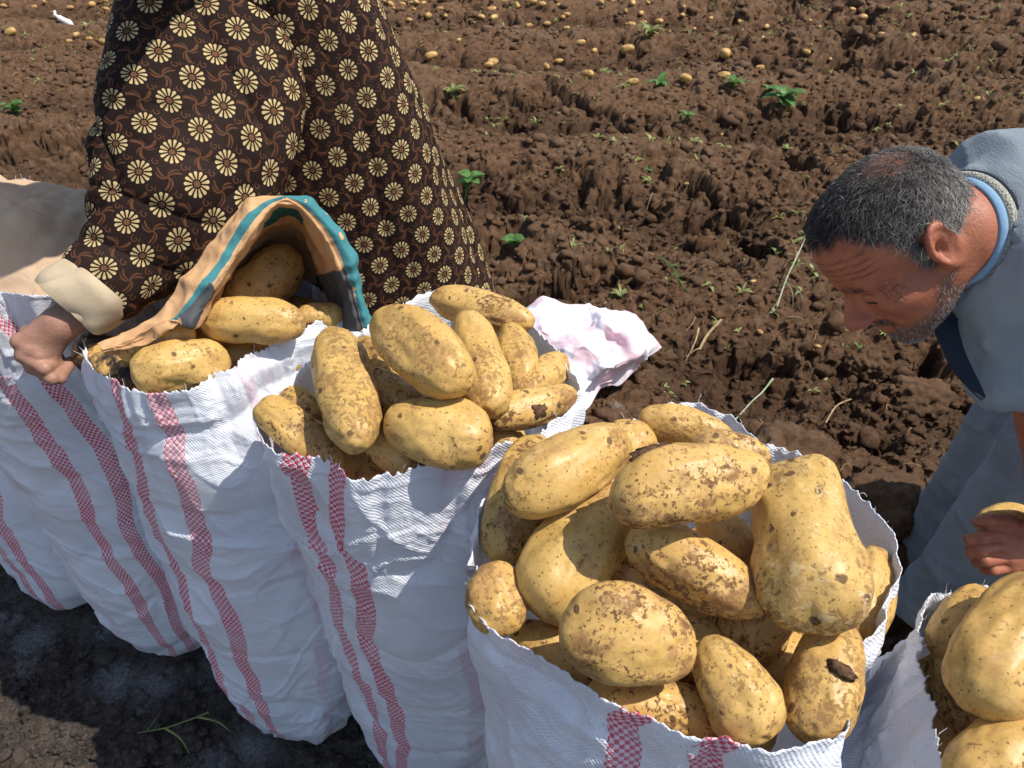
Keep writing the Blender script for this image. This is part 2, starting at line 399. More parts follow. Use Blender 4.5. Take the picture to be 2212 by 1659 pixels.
def sack(key, rim, zr, stripe_px, faint, seed, label, prof=None, nu=520, nv=230, amp=1., lean=(0, 0), rbody=.205):
    cx, cy = SACKS[key]
    if rim is None:
        cx, cy = TOPS[key]; th = np.linspace(0, 2*math.pi, 24, endpoint=False); rim3 = np.stack([cx+.2*np.cos(th), cy+.2*np.sin(th), zr+.01*np.sin(3*th)], 1); cx, cy = SACKS[key]
    else:
        rim3 = np.array([PZ(p[0], p[1], p[2] if len(p) > 2 else zr) for p in rim])
    c0 = rim3[:, :2].mean(0)
    an = np.arctan2(rim3[:, 1]-c0[1], rim3[:, 0]-c0[0]); o = np.argsort(an); an = an[o]; rim3 = rim3[o]
    an = np.concatenate([an-2*math.pi, an, an+2*math.pi]); R3 = np.concatenate([rim3]*3)
    th = np.linspace(-math.pi, math.pi, nu, endpoint=False)
    rx, ry, rz = [np.interp(th, an, R3[:, k]) for k in range(3)]
    k = np.array([1, 2, 3, 4, 3, 2, 1.]); k /= k.sum()
    rx, ry, rz = [np.convolve(np.concatenate([q[-3:], q, q[:3]]), k, 'valid') for q in (rx, ry, rz)]
    # wavy loose edge
    off = .004*vn(th*5, 0, 0, seed)+.002*vn(th*14, 0, 0, seed+1)
    rx = rx+off*np.cos(th)*1.5; ry = ry+off*np.sin(th)*1.5
    t = np.concatenate([[0, .004, .008], np.linspace(.014, 1, nv-3)])      # 0 rim .. 1 ground
    Hh = rz[None]*(1-t[:, None])
    z = Hh
    tt = z/zr
    pr = prof or [(0, .085), (.02, .118), (.08, .138), (.22, .162), (.45, .187), (.65, .204), (.85, .210), (1.1, .205)]
    r = np.interp(tt, [p[0] for p in pr], [p[1] for p in pr])*rbody/.205
    r = r*(1+.05*np.cos(2*(th[None]-.9-seed)))
    # flattened foot corners
    tx, ty = TOPS[key]; q_ = smooth(0, .8, tt)
    bx = cx+(tx-cx)*q_+r*np.cos(th)[None]; by = cy+(ty-cy)*q_+r*np.sin(th)[None]
    k = smooth(.30, 1.0, 1-t/.42)[:, None]*np.ones_like(bx)
    k = smooth(.0, 1., (1-t[:, None]/.36))
    Xs = bx*(1-k)+(rx[None])*k; Ys = by*(1-k)+(ry[None])*k
    U = (th*R0)[None]*np.ones_like(z); Z = z
    fold = smooth(0, .03, t)[:, None]
    U3, V3, W3 = np.cos(th)[None]*R0, np.sin(th)[None]*R0, z
    # potatoes pressing the cloth, belts of tight cloth, thin creases
    b1 = vn(U3*11, V3*11, W3*9, seed+5)*.010+vn(U3*6, V3*6, W3*5, seed+15)*.008
    sl = W3+.10*vn(U3*4, V3*4, W3*2, seed+6)+.05*np.sin(th[None]*2+seed)
    belts = -(.012)*np.power(np.clip(1-np.abs(((sl*5.2+seed*.37) % 1)-.5)*5, 0, 1), 1.5)*(.5+.5*vn(U3*6, V3*6, W3*3, seed+9))
    cr = 1-np.abs(vn(U3*5+seed, V3*5, W3*24+2.5*vn(U3*7, V3*7, W3*4, seed+3), seed+7))
    cr2 = 1-np.abs(vn(U3*9+seed, V3*9, W3*50+3*vn(U3*9, V3*9, W3*7, seed+4), seed+8))
    dg = 1-np.abs(vn((U3+W3*.5)*13, (V3-W3*.4)*13, W3*10, seed+11))
    d = (b1+belts+.009*(cr**4)*(.5+.5*vn(U3*8, V3*8, W3*8, seed+10))+.0018*cr2**4+.004*dg**5)*amp*fold
    Xs = Xs+d*np.cos(th)[None]; Ys = Ys+d*np.sin(th)[None]
    tw = (.013*vn(W3*7+seed, 3, 0, seed+21)+.005*vn(W3*17, 3, 0, seed+22)+.004*vn(U3*6, V3*6, W3*12, seed+23))*fold
    Xs = Xs-tw*np.sin(th)[None]; Ys = Ys+tw*np.cos(th)[None]
    zig = .0026*(.6+.4*vn(np.arange(nu)*.05, 3, 0, seed))*(np.abs(((np.arange(nu) % 6)/3.)-1)*2-1)+.0025*vn(np.arange(nu)*.6, 0, 0, seed+30)
    Zs = Z.copy(); Zs[0] += zig; Zs[1] += zig*.5
    Zs = Zs-.003*smooth(.93, 1, t)[:, None]
    outer = np.stack([Xs, Ys, Zs], -1)
    # inner lining
    ni = 14; ti = np.linspace(0, 1, ni)[:, None]
    ii = np.stack([rx[None]-.0012*np.cos(th)[None]-ti*.010*np.cos(th)[None], ry[None]-.0012*np.sin(th)[None]-ti*.010*np.sin(th)[None],
                   rz[None]-ti*.16+0*th[None]+zig[None]*(1-ti)**6], -1)
    for q in range(3):                                              # cross-section follows the outside
        pass
    rr = .10*ti; 
    V = np.concatenate([ii[::-1].reshape(-1, 3), outer.reshape(-1, 3)])
    uvv = np.stack([np.concatenate([np.tile(th*R0, ni), U.ravel()]), np.concatenate([np.repeat(zr-np.linspace(1, 0, ni)*.16, nu), Zs.ravel()])], 1)
    F = grid_faces(nu, ni+len(t), True)
    ang = []
    for (u_, v_) in stripe_px:
        p = PZ(u_, v_, zr) if rim is not None else (PZ(u_, v_, .1))
        cc = c0 if rim is not None else np.array([cx, cy])
        ang.append(math.atan2(p[1]-cc[1], p[0]-cc[0])*R0)
    if len(ang) == 2:
        m_ = (ang[0]+ang[1])/2; s_ = np.sign(ang[1]-ang[0])*max(abs(ang[1]-ang[0])/2, .03); ang = [m_-s_, m_+s_]
    mat = sack_mat('sack_weave_'+key, ang, [(ang[-1]+.16, .5), (ang[-1]+.21, .35), (ang[0]-.12, .25)] if faint else [], seed)
    root = empty('potato_sack', (cx, cy, 0), label, 'sack', 'woven potato sacks standing in a row')
    # bottom cap
    n0 = len(V); V = np.concatenate([V, [[cx, cy, -.003]]]); uvv = np.concatenate([uvv, [[0, 0]]])
    last = np.arange(nu)+(ni+len(t)-1)*nu; capF = np.stack([last, np.roll(last, -1), np.full(nu, n0)], 1)
    nV = len(V)
    # frayed plastic threads on the cut edge
    parts = []
    for i in range(46):
        j = RNG.integers(nu); p = outer[0, j].copy(); L = RNG.uniform(.004, .014)
        dr = nrm([np.cos(th[j])*RNG.uniform(-.6, .9), np.sin(th[j])*RNG.uniform(-.6, .9), RNG.uniform(.3, 1)])
        sd = RNG.normal(0, .4, 3)
        parts.append(tube([p, p+dr*L*.5, p+dr*L+sd*L*.5], [.0004, .0003, .0002], 4, 5))
    Vt, Ft = merge(parts); V = np.concatenate([V, Vt]); uvv = np.concatenate([uvv, np.full((len(Vt), 2), -.9)])
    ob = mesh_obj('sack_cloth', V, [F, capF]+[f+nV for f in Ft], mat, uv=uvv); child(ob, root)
    return root
_g = G('thread', .6); _g.color((.82, .82, .85)); THREAD = _g.m
rimE = [(1015, 1290), (1050, 1345), (1110, 1395), (1190, 1440), (1270, 1490), (1330, 1530), (1400, 1558), (1470, 1582), (1560, 1600), (1640, 1614), (1720, 1614), (1790, 1602), (1826, 1570), (1835, 1500), (1866, 1440), (1872, 1380), (1930, 1280), (1952, 1230), (1938, 1165), (1890, 1095), (1830, 1045), (1740, 985), (1640, 955), (1580, 905), (1500, 868), (1430, 875), (1370, 905), (1250, 950), (1150, 985), (1070, 1035), (1038, 1100), (1020, 1200)]
rimD = [(552, 905), (560, 945), (585, 975), (640, 985), (700, 1005), (765, 1035), (850, 1022), (960, 1000), (1060, 975), (1150, 940), (1225, 892), (1246, 850), (1225, 785), (1160, 712), (1100, 665), (1050, 632), (975, 614), (900, 640), (850, 668), (780, 710), (700, 740), (625, 825), (570, 870)]
rimC = [(172, 775), (185, 790), (211, 808), (278, 843), (334, 857), (387, 850), (440, 826), (492, 800), (545, 768), (598, 738), (668, 702), (738, 676), (740, 655, .925), (700, 630, .92), (660, 605, .92), (560, 590, .92), (440, 600, .92), (320, 630, .93), (230, 690, .93), (185, 735)]
rimB = [(-205, 600, 1.0), (-180, 640, .99), (-130, 665, .99), (-60, 655, .995), (0, 632, 1.), (60, 640, 1.), (110, 640, .99), (150, 620, .98), (160, 560, .98), (100, 520, .98), (0, 500, .98), (-80, 500, .98), (-150, 520, .99), (-195, 560, 1.)]
rimF = [(2191, 1258), (2100, 1264), (2040, 1276), (2006, 1297), (1992, 1335), (2000, 1385), (1992, 1455), (2006, 1530), (2026, 1605), (2046, 1665), (2090, 1760), (2170, 1850), (2300, 1910), (2450, 1900), (2600, 1800), (2660, 1650), (2640, 1480), (2540, 1350), (2400, 1280), (2290, 1258)]
sack('E', rimE, .95, [(1365, 1570), (1560, 1600)], True, 3, 'large open white woven sack heaped with big yellow potatoes, nearest the front centre')
sack('D', rimD, .95, [(640, 985), (728, 1012)], True, 5, 'open white woven sack of potatoes standing between the paper-hooded sack and the nearest big sack')
sack('C', rimC, .945, [(243, 828), (330, 858)], True, 8, 'white woven sack with the teal-edged brown paper bag hooding its potatoes')
sack('B', rimB, .99, [(-90, 655), (-25, 648)], True, 12, 'white woven sack covered by plain beige paper, its rim gripped by a hand', rbody=.185)
sack('A', None, .95, [(56, 1290), (85, 1310)], True, 14, 'white woven sack at the left edge with its filled top outside the picture', nu=400, nv=180)
sack('Z', None, .95, [(-100, 1100), (-70, 1110)], True, 17, 'white woven sack barely showing at the far left behind the striped row', nu=300, nv=120)
_m = np.array([PZ(u, v, .945) for u, v in rimF]); _m = (_m.min(0)+_m.max(0))/2; TOPS['F'] = (float(_m[0]), float(_m[1])); SACKS['F'] = (float(_m[0])+.03, float(_m[1])+.01)
sack('F', rimF, .945, [(2200, 1880), (2300, 1900)], False, 19, 'white woven sack of potatoes cut off by the bottom right corner')
# ------------------------------------------------------------------ potatoes
def potato_mat(name, dirt=1., dark=0., peel=0):
    g = G(name, .45, .35); P = g.co('Object', True); r = g.rnd()
    a = g.noise(P, 14, 3); c = g.mix(a.ss(.3, .7), (.61, .395, .125), (.51, .32, .092))
    c = g.mix(g.noise(P, 30, 4, .6).ss(.55, .75)*.6, c, (.72, .51, .23))
    c = g.mix(r*.35, c, (.58, .32, .09))
    fine = g.noise(P, 230, 4, .7); c = g.mix(fine.ss(.48, .64)*.38, c, (.36, .19, .06))
    # lenticels
    vd = g.voro(P, 130); vc = g.voro(P, 130, 'Color'); sp = vd.ss(.10, .20, 1., 0.)*vc.gt(.25)
    c = g.mix(sp*.75, c, (.14, .06, .02))
    # soil smears
    big = g.noise(P, 9, 4, .6); med = g.noise(P, 150, 6, .74, .3); mask = big.ss(.42, .62)
    st = (med+mask*.11+(g.noise(P, 38, 3)-.5)*.28).ss(.60, .67); c = g.mix(st*(.75*dirt), c, (.15, .072, .028))
    smear = (g.noise(P, 26, 6, .7)+mask*.08).ss(.52, .68); c = g.mix(smear*.62*dirt, c, (.33, .175, .065))
    v2 = g.voro(g_warp(g, P, .012, 60), 42); v2c = g.voro(g_warp(g, P, .012, 60), 42, 'Color')
    crumb = v2.ss(.13, .22, 1., 0.)*v2c.gt(.66-.1*dirt); c = g.mix(crumb*.85, c, (.085, .042, .022))
    if dark: c = g.mix(g.noise(P, 30, 5, .7).ss(.5-dark*.1, .56), c, (.025, .022, .02))
    if peel:
        pl = g.noise(P, 34, 5, .7, 1.5); c = g.mix(pl.ss(.56, .585)*.55, c, (.68, .52, .28)); c = g.mix((pl-.56).ab().ss(.0, .010, 1., 0.)*.6, c, (.30, .18, .08))
    g.color(c); g.rough((st+crumb).mn(1.)*.4+.36+g.noise(P, 40, 3)*.15)
    g.b.inputs['Subsurface Weight'].default_value = .12; g.b.inputs['Subsurface Radius'].default_value = (.006, .003, .001); g.b.inputs['Subsurface Scale'].default_value = .6
    g.bump(g.noise(P, 45, 4)*.5+crumb*.55+st*.22-sp*.12+fine*.10, .55, .0035)
    return g.m
def g_warp(g, P, amt, sc_):
    n = g.nt.nodes.new('ShaderNodeTexNoise'); g.nt.links.new(P, n.inputs['Vector']); n.inputs['Scale'].default_value = sc_; n.inputs['Detail'].default_value = 3
    m = g.nt.nodes.new('ShaderNodeVectorMath'); m.operation = 'MULTIPLY_ADD'; g.nt.links.new(n.outputs['Color'], m.inputs[0]); m.inputs[1].default_value = (amt,)*3; g.nt.links.new(P, m.inputs[2]); return m.outputs[0]
PM = potato_mat('potato_skin', .85); PMD = potato_mat('potato_skin_muddy', 1.35); PMR = potato_mat('potato_skin_rotten', 1.3, 1.)
_g = G('mud', .95, .1); _P = _g.co('Object', True); _n = _g.noise(_P, 160, 5, .7); _g.color(_g.mix(_n.ss(.35, .65), (.075, .040, .024), (.16, .09, .052))); _g.bump(_n, 1., .004); MUD = _g.m
def potato_mesh(a, b, seed, bend=0., pear=0., waist=0., bumps=(), sub=4, c=None, q=2.35, rough=1.):
    V, F = ICO[sub]; c = c or b*.9
    x, y, z = V.T; s = 1/np.power(np.abs(x)**q+np.power(y*y+z*z, q/2), 1/q)
    x, y, z = x*s, y*s, z*s
    k = 1+pear*x-waist*np.exp(-(x/.33)**2)
    n = fbm(V[:, 0]*1.1+seed*3.1, V[:, 1]*1.1, V[:, 2]*1.1, 3, seed)*.115*rough+vn(V[:, 0]*5, V[:, 1]*5, V[:, 2]*5+seed, seed+3)*.012
    k = k*(1+n)
    P = np.stack([a*x*(1+.4*n), b*y*k+bend*b*(x*x-.45), c*z*k], 1)
    N = P/np.linalg.norm(P, axis=1)[:, None]
    for (bx, by, bz, h, w_) in bumps:
        d = np.linalg.norm(V-nrm([bx, by, bz]), axis=1); P = P+V*(h*b*np.exp(-(d/w_)**2))[:, None]
    rg = np.random.default_rng(seed)
    for i in range(7):                                              # eyes
        e = nrm(rg.normal(0, 1, 3)*[1.3, 1, 1]); d = np.linalg.norm(V-e, axis=1)
        P = P-N*(b*.06*np.exp(-(d/.10)**2)-b*.02*np.exp(-((d-.19)/.07)**2))[:, None]
    return P, F
def potato(p1, p2, wpx, z1, z2, seed, label, group, mat=None, sub=5, mud=None, name='potato', **kw):
    A = PZ(p1[0], p1[1], z1); B = PZ(p2[0], p2[1], z2); m = (A+B)/2; L = np.linalg.norm(B-A)
    b = wpx/2*depth(m)/FPX; ex = (B-A)/L; view = nrm(CO-m); ey = nrm(np.cross(view, ex)); ez = np.cross(ex, ey)
    V, F = potato_mesh(L/2*1.01, b, seed, sub=sub, **kw)
    M = np.stack([ex, ey, ez], 1)
    me = mesh_obj(name, V, F, mat or PM)
    me.matrix_world = Matrix([[*M[i], m[i]] for i in range(3)]+[[0, 0, 0, 1]])
    tag(me, label, 'potato', group)
    if mud:
        for (mx, my, rx, ry, h) in mud:                             # px on the potato, half sizes in px, height m
            W, FF = ICO[3]; t = PD(mx, my, depth(m)-b*.80); kk = depth(m)/FPX
            lp = M.T@(t-m); W = W*(1+.45*fbm(W[:, 0]*2.2, W[:, 1]*2.2, W[:, 2]*2.2, 4, seed+9, .65)[:, None])*np.array([rx*kk, ry*kk, h])
            # follow the skin
            base = lp[None]+W; d2 = (base[:, 0]/(L/2))**2+(base[:, 1]/b)**2
            base[:, 2] = b*.9*np.sqrt(np.clip(1-d2, .02, 1))+W[:, 2]*.8
            mesh_obj('mud_patch', base, FF, MUD, parent=me)
    return me
gE = 'potatoes heaped in the nearest big sack'; gD = 'potatoes heaped in the middle sack'; gC = 'potatoes in the paper-hooded sack'; gF = 'potatoes in the corner sack'
T = [
 # sack E
 ((1380, 902), (1592, 950), 88, .985, .975, 1, 'oblong potato at the very back of the nearest sack, touching its red-marked rim', gE, dict(pear=-.1)),
 ((1100, 1092), (1352, 938), 158, 1.02, 1.03, 2, 'long smooth potato on the upper left of the nearest sack heap', gE, dict(pear=-.05, waist=.03, bend=.06)),
 ((1318, 1088), (1648, 1010), 172, 1.065, 1.07, 3, 'kidney-shaped potato lying on top of the nearest sack heap with a dark mud crust', gE, dict(bend=-.12, mud=[(1430, 972, 44, 17, .006)], mat='D')),
 ((1490, 962), (1664, 1000), 92, 1.0, .99, 4, 'potato half hidden behind the top mud-crusted potato of the nearest sack', gE, dict(mat='D')),
 ((1712, 1000), (1782, 1362), 228, 1.03, 1.0, 5, 'biggest knobbly waisted potato with peeling skin at the right of the nearest sack', gE, dict(waist=.11, pear=.09, bend=.07, mat='P', bumps=((-.8, .6, .2, .2, .4), (.7, -.7, .2, .15, .4)))),
 ((1892, 1190), (1850, 1388), 112, .925, .905, 6, 'potato wedged between the biggest knobbly potato and the right rim', gE, {}),
 ((1352, 1150), (1648, 1310), 150, 1.0, .975, 7, 'long speckled potato in the centre, just under the top mud-crusted one', gE, dict(pear=-.04, mat='D', bend=-.05)),
 ((1345, 1060), (1150, 1325), 190, .985, .94, 8, 'big pale potato shaded in the middle, left of the central speckled one', gE, dict(pear=.12)),
 ((1165, 945), (1085, 1218), 132, .955, .93, 9, 'potato at the left rim tucked under the long smooth one', gE, dict(mat='D')),
 ((1062, 1218), (1082, 1370), 126, .95, .93, 10, 'small round kidney potato poking out over the left rim of the nearest sack', gE, dict(bend=.12)),
 ((1208, 1375), (1502, 1388), 185, .985, .98, 11, 'plump hump-backed potato in the front left of the nearest sack', gE, dict(bumps=((-.15, .9, .3, .42, .55),), mat='D', pear=-.02)),
 ((1520, 1378), (1655, 1605), 158, .955, .925, 12, 'smooth teardrop-shaped potato shining at the front rim', gE, dict(pear=.22)),
 ((1815, 1345), (1755, 1608), 158, .955, .925, 13, 'upright potato at the front right rim with a grey mud scab', gE, dict(pear=.06, mud=[(1818, 1440, 15, 26, .004)])),
 ((1275, 1500), (1578, 1575), 130, .915, .895, 14, 'dirty potato lying along the front rim behind the red checks', gE, dict(mat='D')),
 ((1700, 1270), (1570, 1415), 150, .925, .90, 15, 'rough potato sunk in the gap above the teardrop-shaped one', gE, dict(mat='D')),
 ((1110, 1365), (1310, 1475), 118, .885, .875, 16, 'potato low at the left front rim beneath the hump-backed one', gE, dict(mat='D')),
 ((1520, 1115), (1650, 1250), 125, .94, .94, 17, 'dark potato in the gap between the central and the biggest potato', gE, dict(mat='D')),
 ((1310, 1000), (1400, 930), 110, .975, .985, 18, 'potato glimpsed between the long smooth and the mud-crusted potatoes', gE, dict(mat='D')),
 ((1380, 1240), (1560, 1370), 130, .90, .89, 19, 'shaded potato deep behind the hump-backed one', gE, {}),
 ((1240, 1170), (1330, 960), 110, .93, .96, 20, 'potato underneath the long smooth upper left one', gE, {}),
 # sack D
 ((562, 872), (738, 1012), 98, .965, .915, 21, 'brown speckled long potato at the left front rim of the middle sack', gD, dict(mat='D', bend=-.12)),
 ((722, 720), (778, 968), 138, 1.0, .985, 22, 'tall bent potato standing at the left of the middle sack', gD, dict(bend=-.12, waist=.02)),
 ((822, 685), (1002, 835), 150, 1.055, 1.045, 23, 'fat potato topping the middle sack heap', gD, dict(pear=.02, bend=-.08)),
 ((930, 645), (1150, 698), 86, .985, .98, 24, 'long potato at the back rim of the middle sack', gD, dict(mat='D')),
 ((1005, 683), (1065, 893), 118, 1.015, .99, 25, 'smooth upright potato right of the fat topmost one', gD, dict(waist=.06, pear=.08)),
 ((1060, 910), (1238, 850), 88, .965, .955, 26, 'dirty potato with dark crumbs at the right rim of the middle sack', gD, dict(mat='D', mud=[(1165, 890, 17, 14, .004)])),
 ((1218, 775), (1115, 858), 82, .94, .95, 27, 'potato tucked inside the right back rim of the middle sack', gD, dict(pear=.1)),
 ((1100, 710), (1130, 822), 88, .965, .965, 28, 'short potato just right of the smooth upright one', gD, {}),
 ((835, 905), (1060, 965), 150, .985, .97, 29, 'large potato with a grey stain in the front of the middle sack', gD, dict(mat='D', pear=.10, bend=.05)),
 ((790, 935), (908, 1030), 76, .955, .915, 30, 'small tapered potato at the front rim of the middle sack', gD, dict(pear=.1)),
 ((738, 985), (812, 1030), 62, .88, .875, 31, 'potato peeping out below the small tapered one', gD, dict(sub=4)),
 ((775, 815), (915, 905), 105, .965, .96, 32, 'potato under the fat topmost one of the middle sack', gD, dict(mat='D')),
 ((1010, 890), (1112, 975), 85, .925, .92, 33, 'dark potato between the stained large one and the right rim', gD, dict(sub=4, mat='D')),
 ((612, 850), (690, 905), 75, .925, .94, 34, 'potato behind the brown speckled long one', gD, dict(sub=4, mat='D')),
 ((935, 850), (1035, 905), 80, .955, .95, 35, 'potato glimpsed below the smooth upright one', gD, dict(sub=4)),
 ((780, 735), (830, 820), 70, .96, .96, 36, 'potato glimpsed between the tall bent and the fat topmost one', gD, dict(sub=4)),
 # sack C
 ((430, 692), (658, 700), 104, .985, .975, 41, 'clean oval potato in the mouth of the brown paper hood', gC, dict(pear=-.02)),
 ((278, 812), (498, 778), 112, .96, .94, 42, 'oval potato crossed by a narrow shadow at the front rim of the hooded sack', gC, {}),
 ((256, 765), (418, 712), 82, .97, .98, 43, 'potato under the torn lower edge of the brown paper', gC, {}),
 ((635, 545), (505, 675), 122, .985, .935, 44, 'big waisted potato deep inside the paper hood', gC, dict(waist=.05, pear=.06)),
 ((530, 500), (490, 610), 90, .98, .96, 45, 'dark potato at the far back inside the paper hood', gC, dict(sub=4)),
 ((640, 692), (740, 675), 60, .94, .94, 46, 'small potato at the right rim of the hooded sack', gC, dict(sub=4)),
 ((474, 770), (568, 765), 62, .92, .91, 47, 'small potato below the clean oval one in the hooded sack', gC, dict(sub=4)),
 ((180, 740), (300, 835), 100, .915, .91, 48, 'blackened rotten potato beside the hand at the left rim', gC, dict(mat='R')),
 ((400, 745), (490, 720), 60, .93, .93, 49, 'potato in the shadow between the torn paper and the clean oval one', gC, dict(sub=4)),
 ((420, 640), (480, 630), 66, .96, .96, 50, 'potato just inside the left fold of the paper hood', gC, dict(sub=4)),
 # sack F
 ((2150, 1290), (2022, 1412), 125, .94, .925, 61, 'potato at the back left rim of the corner sack', gF, dict(mat='D')),
 ((2290, 1275), (2090, 1515), 215, 1.0, .985, 62, 'very large smooth potato topping the corner sack', gF, {}),
 ((2058, 1390), (2115, 1600), 140, .915, .90, 63, 'speckled potato along the left rim of the corner sack', gF, dict(mat='D', bend=.05)),
 ((2260, 1555), (2070, 1735), 185, .955, .94, 64, 'shaded potato at the very bottom right corner', gF, dict(mat='D')),
 ((2180, 1500), (2300, 1560), 120, .90, .90, 65, 'potato beneath the very large one of the corner sack', gF, dict(sub=4)),
]
MM = dict(D=PMD, R=PMR, P=potato_mat('potato_skin_peeling', .9, 0., 1), F=potato_mat('potato_skin_dusty', 1.5))
for (p1, p2, w_, z1, z2, sd, lab, grp, kw) in T:
    kw = dict(kw); mt = MM.get(kw.pop('mat', None), PM)
    potato(p1, p2, w_, z1, z2, sd, lab, grp, mat=mt, **kw)
# packing below the visible ones
_protos = [potato_mesh(.06, .036, 200+i, sub=3, pear=RNG.uniform(-.1, .1), bend=RNG.uniform(-.1, .1)) for i in range(5)]
PR = []
for i, (V, F) in enumerate(_protos):
    me = mesh_obj('potato', V, F, PMD); PR.append(me.data); bpy.data.objects.remove(me)
for key, grp, zz, lab in (('E', gE, .862, 'one of the buried potatoes under the heap of the nearest sack'), ('D', gD, .86, 'one of the buried potatoes under the heap of the middle sack'), ('C', gC, .875, 'one of the buried potatoes in the shadow inside the hooded sack'), ('F', gF, .85, 'one of the buried potatoes under the heap of the corner sack')):
    cx, cy = TOPS[key]; k = 0
    if key == 'C': cx, cy = -.46, 1.08
    for ring, n in ((.0, 1), (.062 if key != 'F' else .05, 5), (.112 if key != 'F' else .085, 9)):
        for j in range(n):
            a = j*2*math.pi/n+ring*9; o = bpy.data.objects.new('potato', PR[k % 5]); COL.objects.link(o); k += 1
            o.location = (cx+ring*math.cos(a), cy+ring*math.sin(a), zz+RNG.uniform(-.008, .012)+(.02 if ring < .1 else 0)); o.rotation_euler = (RNG.uniform(-.3, .3), RNG.uniform(-.3, .3), a+RNG.uniform(.8, 2.2))
            tag(o, lab, 'potato', grp)
# ------------------------------------------------------------------ paper, empty sack
def ctrl_surface(net, nu, nv):
    net = np.asarray(net, float)
    A = np.stack([catmull(r, nu) for r in net]); return np.stack([catmull(A[:, i], nv) for i in range(nu)], 1)
def crumple(V, s, amp, seed):
    x, y, z = V[..., 0]*s, V[..., 1]*s, V[..., 2]*s
    a = np.abs(vn(x, y, z, seed))+.5*np.abs(vn(x*2.1, y*2.1, z*2.1, seed+1))+.25*np.abs(vn(x*4.3, y*4.3, z*4.3, seed+2))
    return (a-.4)*amp
def gridn(S):
    du = np.gradient(S, axis=1); dv = np.gradient(S, axis=0); n = np.cross(du, dv); return n/(np.linalg.norm(n, axis=-1)[..., None]+1e-12)
def sheet(name, S, mat, parent=None, uv=None, thick=.0015, flip=1):
    N = gridn(S)*flip; nv, nu = S.shape[:2]; V = np.concatenate([S.reshape(-1, 3), (S-N*thick).reshape(-1, 3)])
    F = grid_faces(nu, nv); n = nu*nv
    e = np.concatenate([np.arange(nu), np.arange(1, nv)*nu+nu-1, (nv-1)*nu+np.arange(nu-1)[::-1], np.arange(1, nv-1)[::-1]*nu])
    E = np.stack([e, np.roll(e, -1), np.roll(e, -1)+n, e+n], 1)
    F = np.concatenate([F, F[:, ::-1]+n, E[:, ::-1]])
    if uv is not None: uv = np.concatenate([uv.reshape(-1, 2)]*2)
    return mesh_obj(name, V, F, mat, parent, uv=uv)
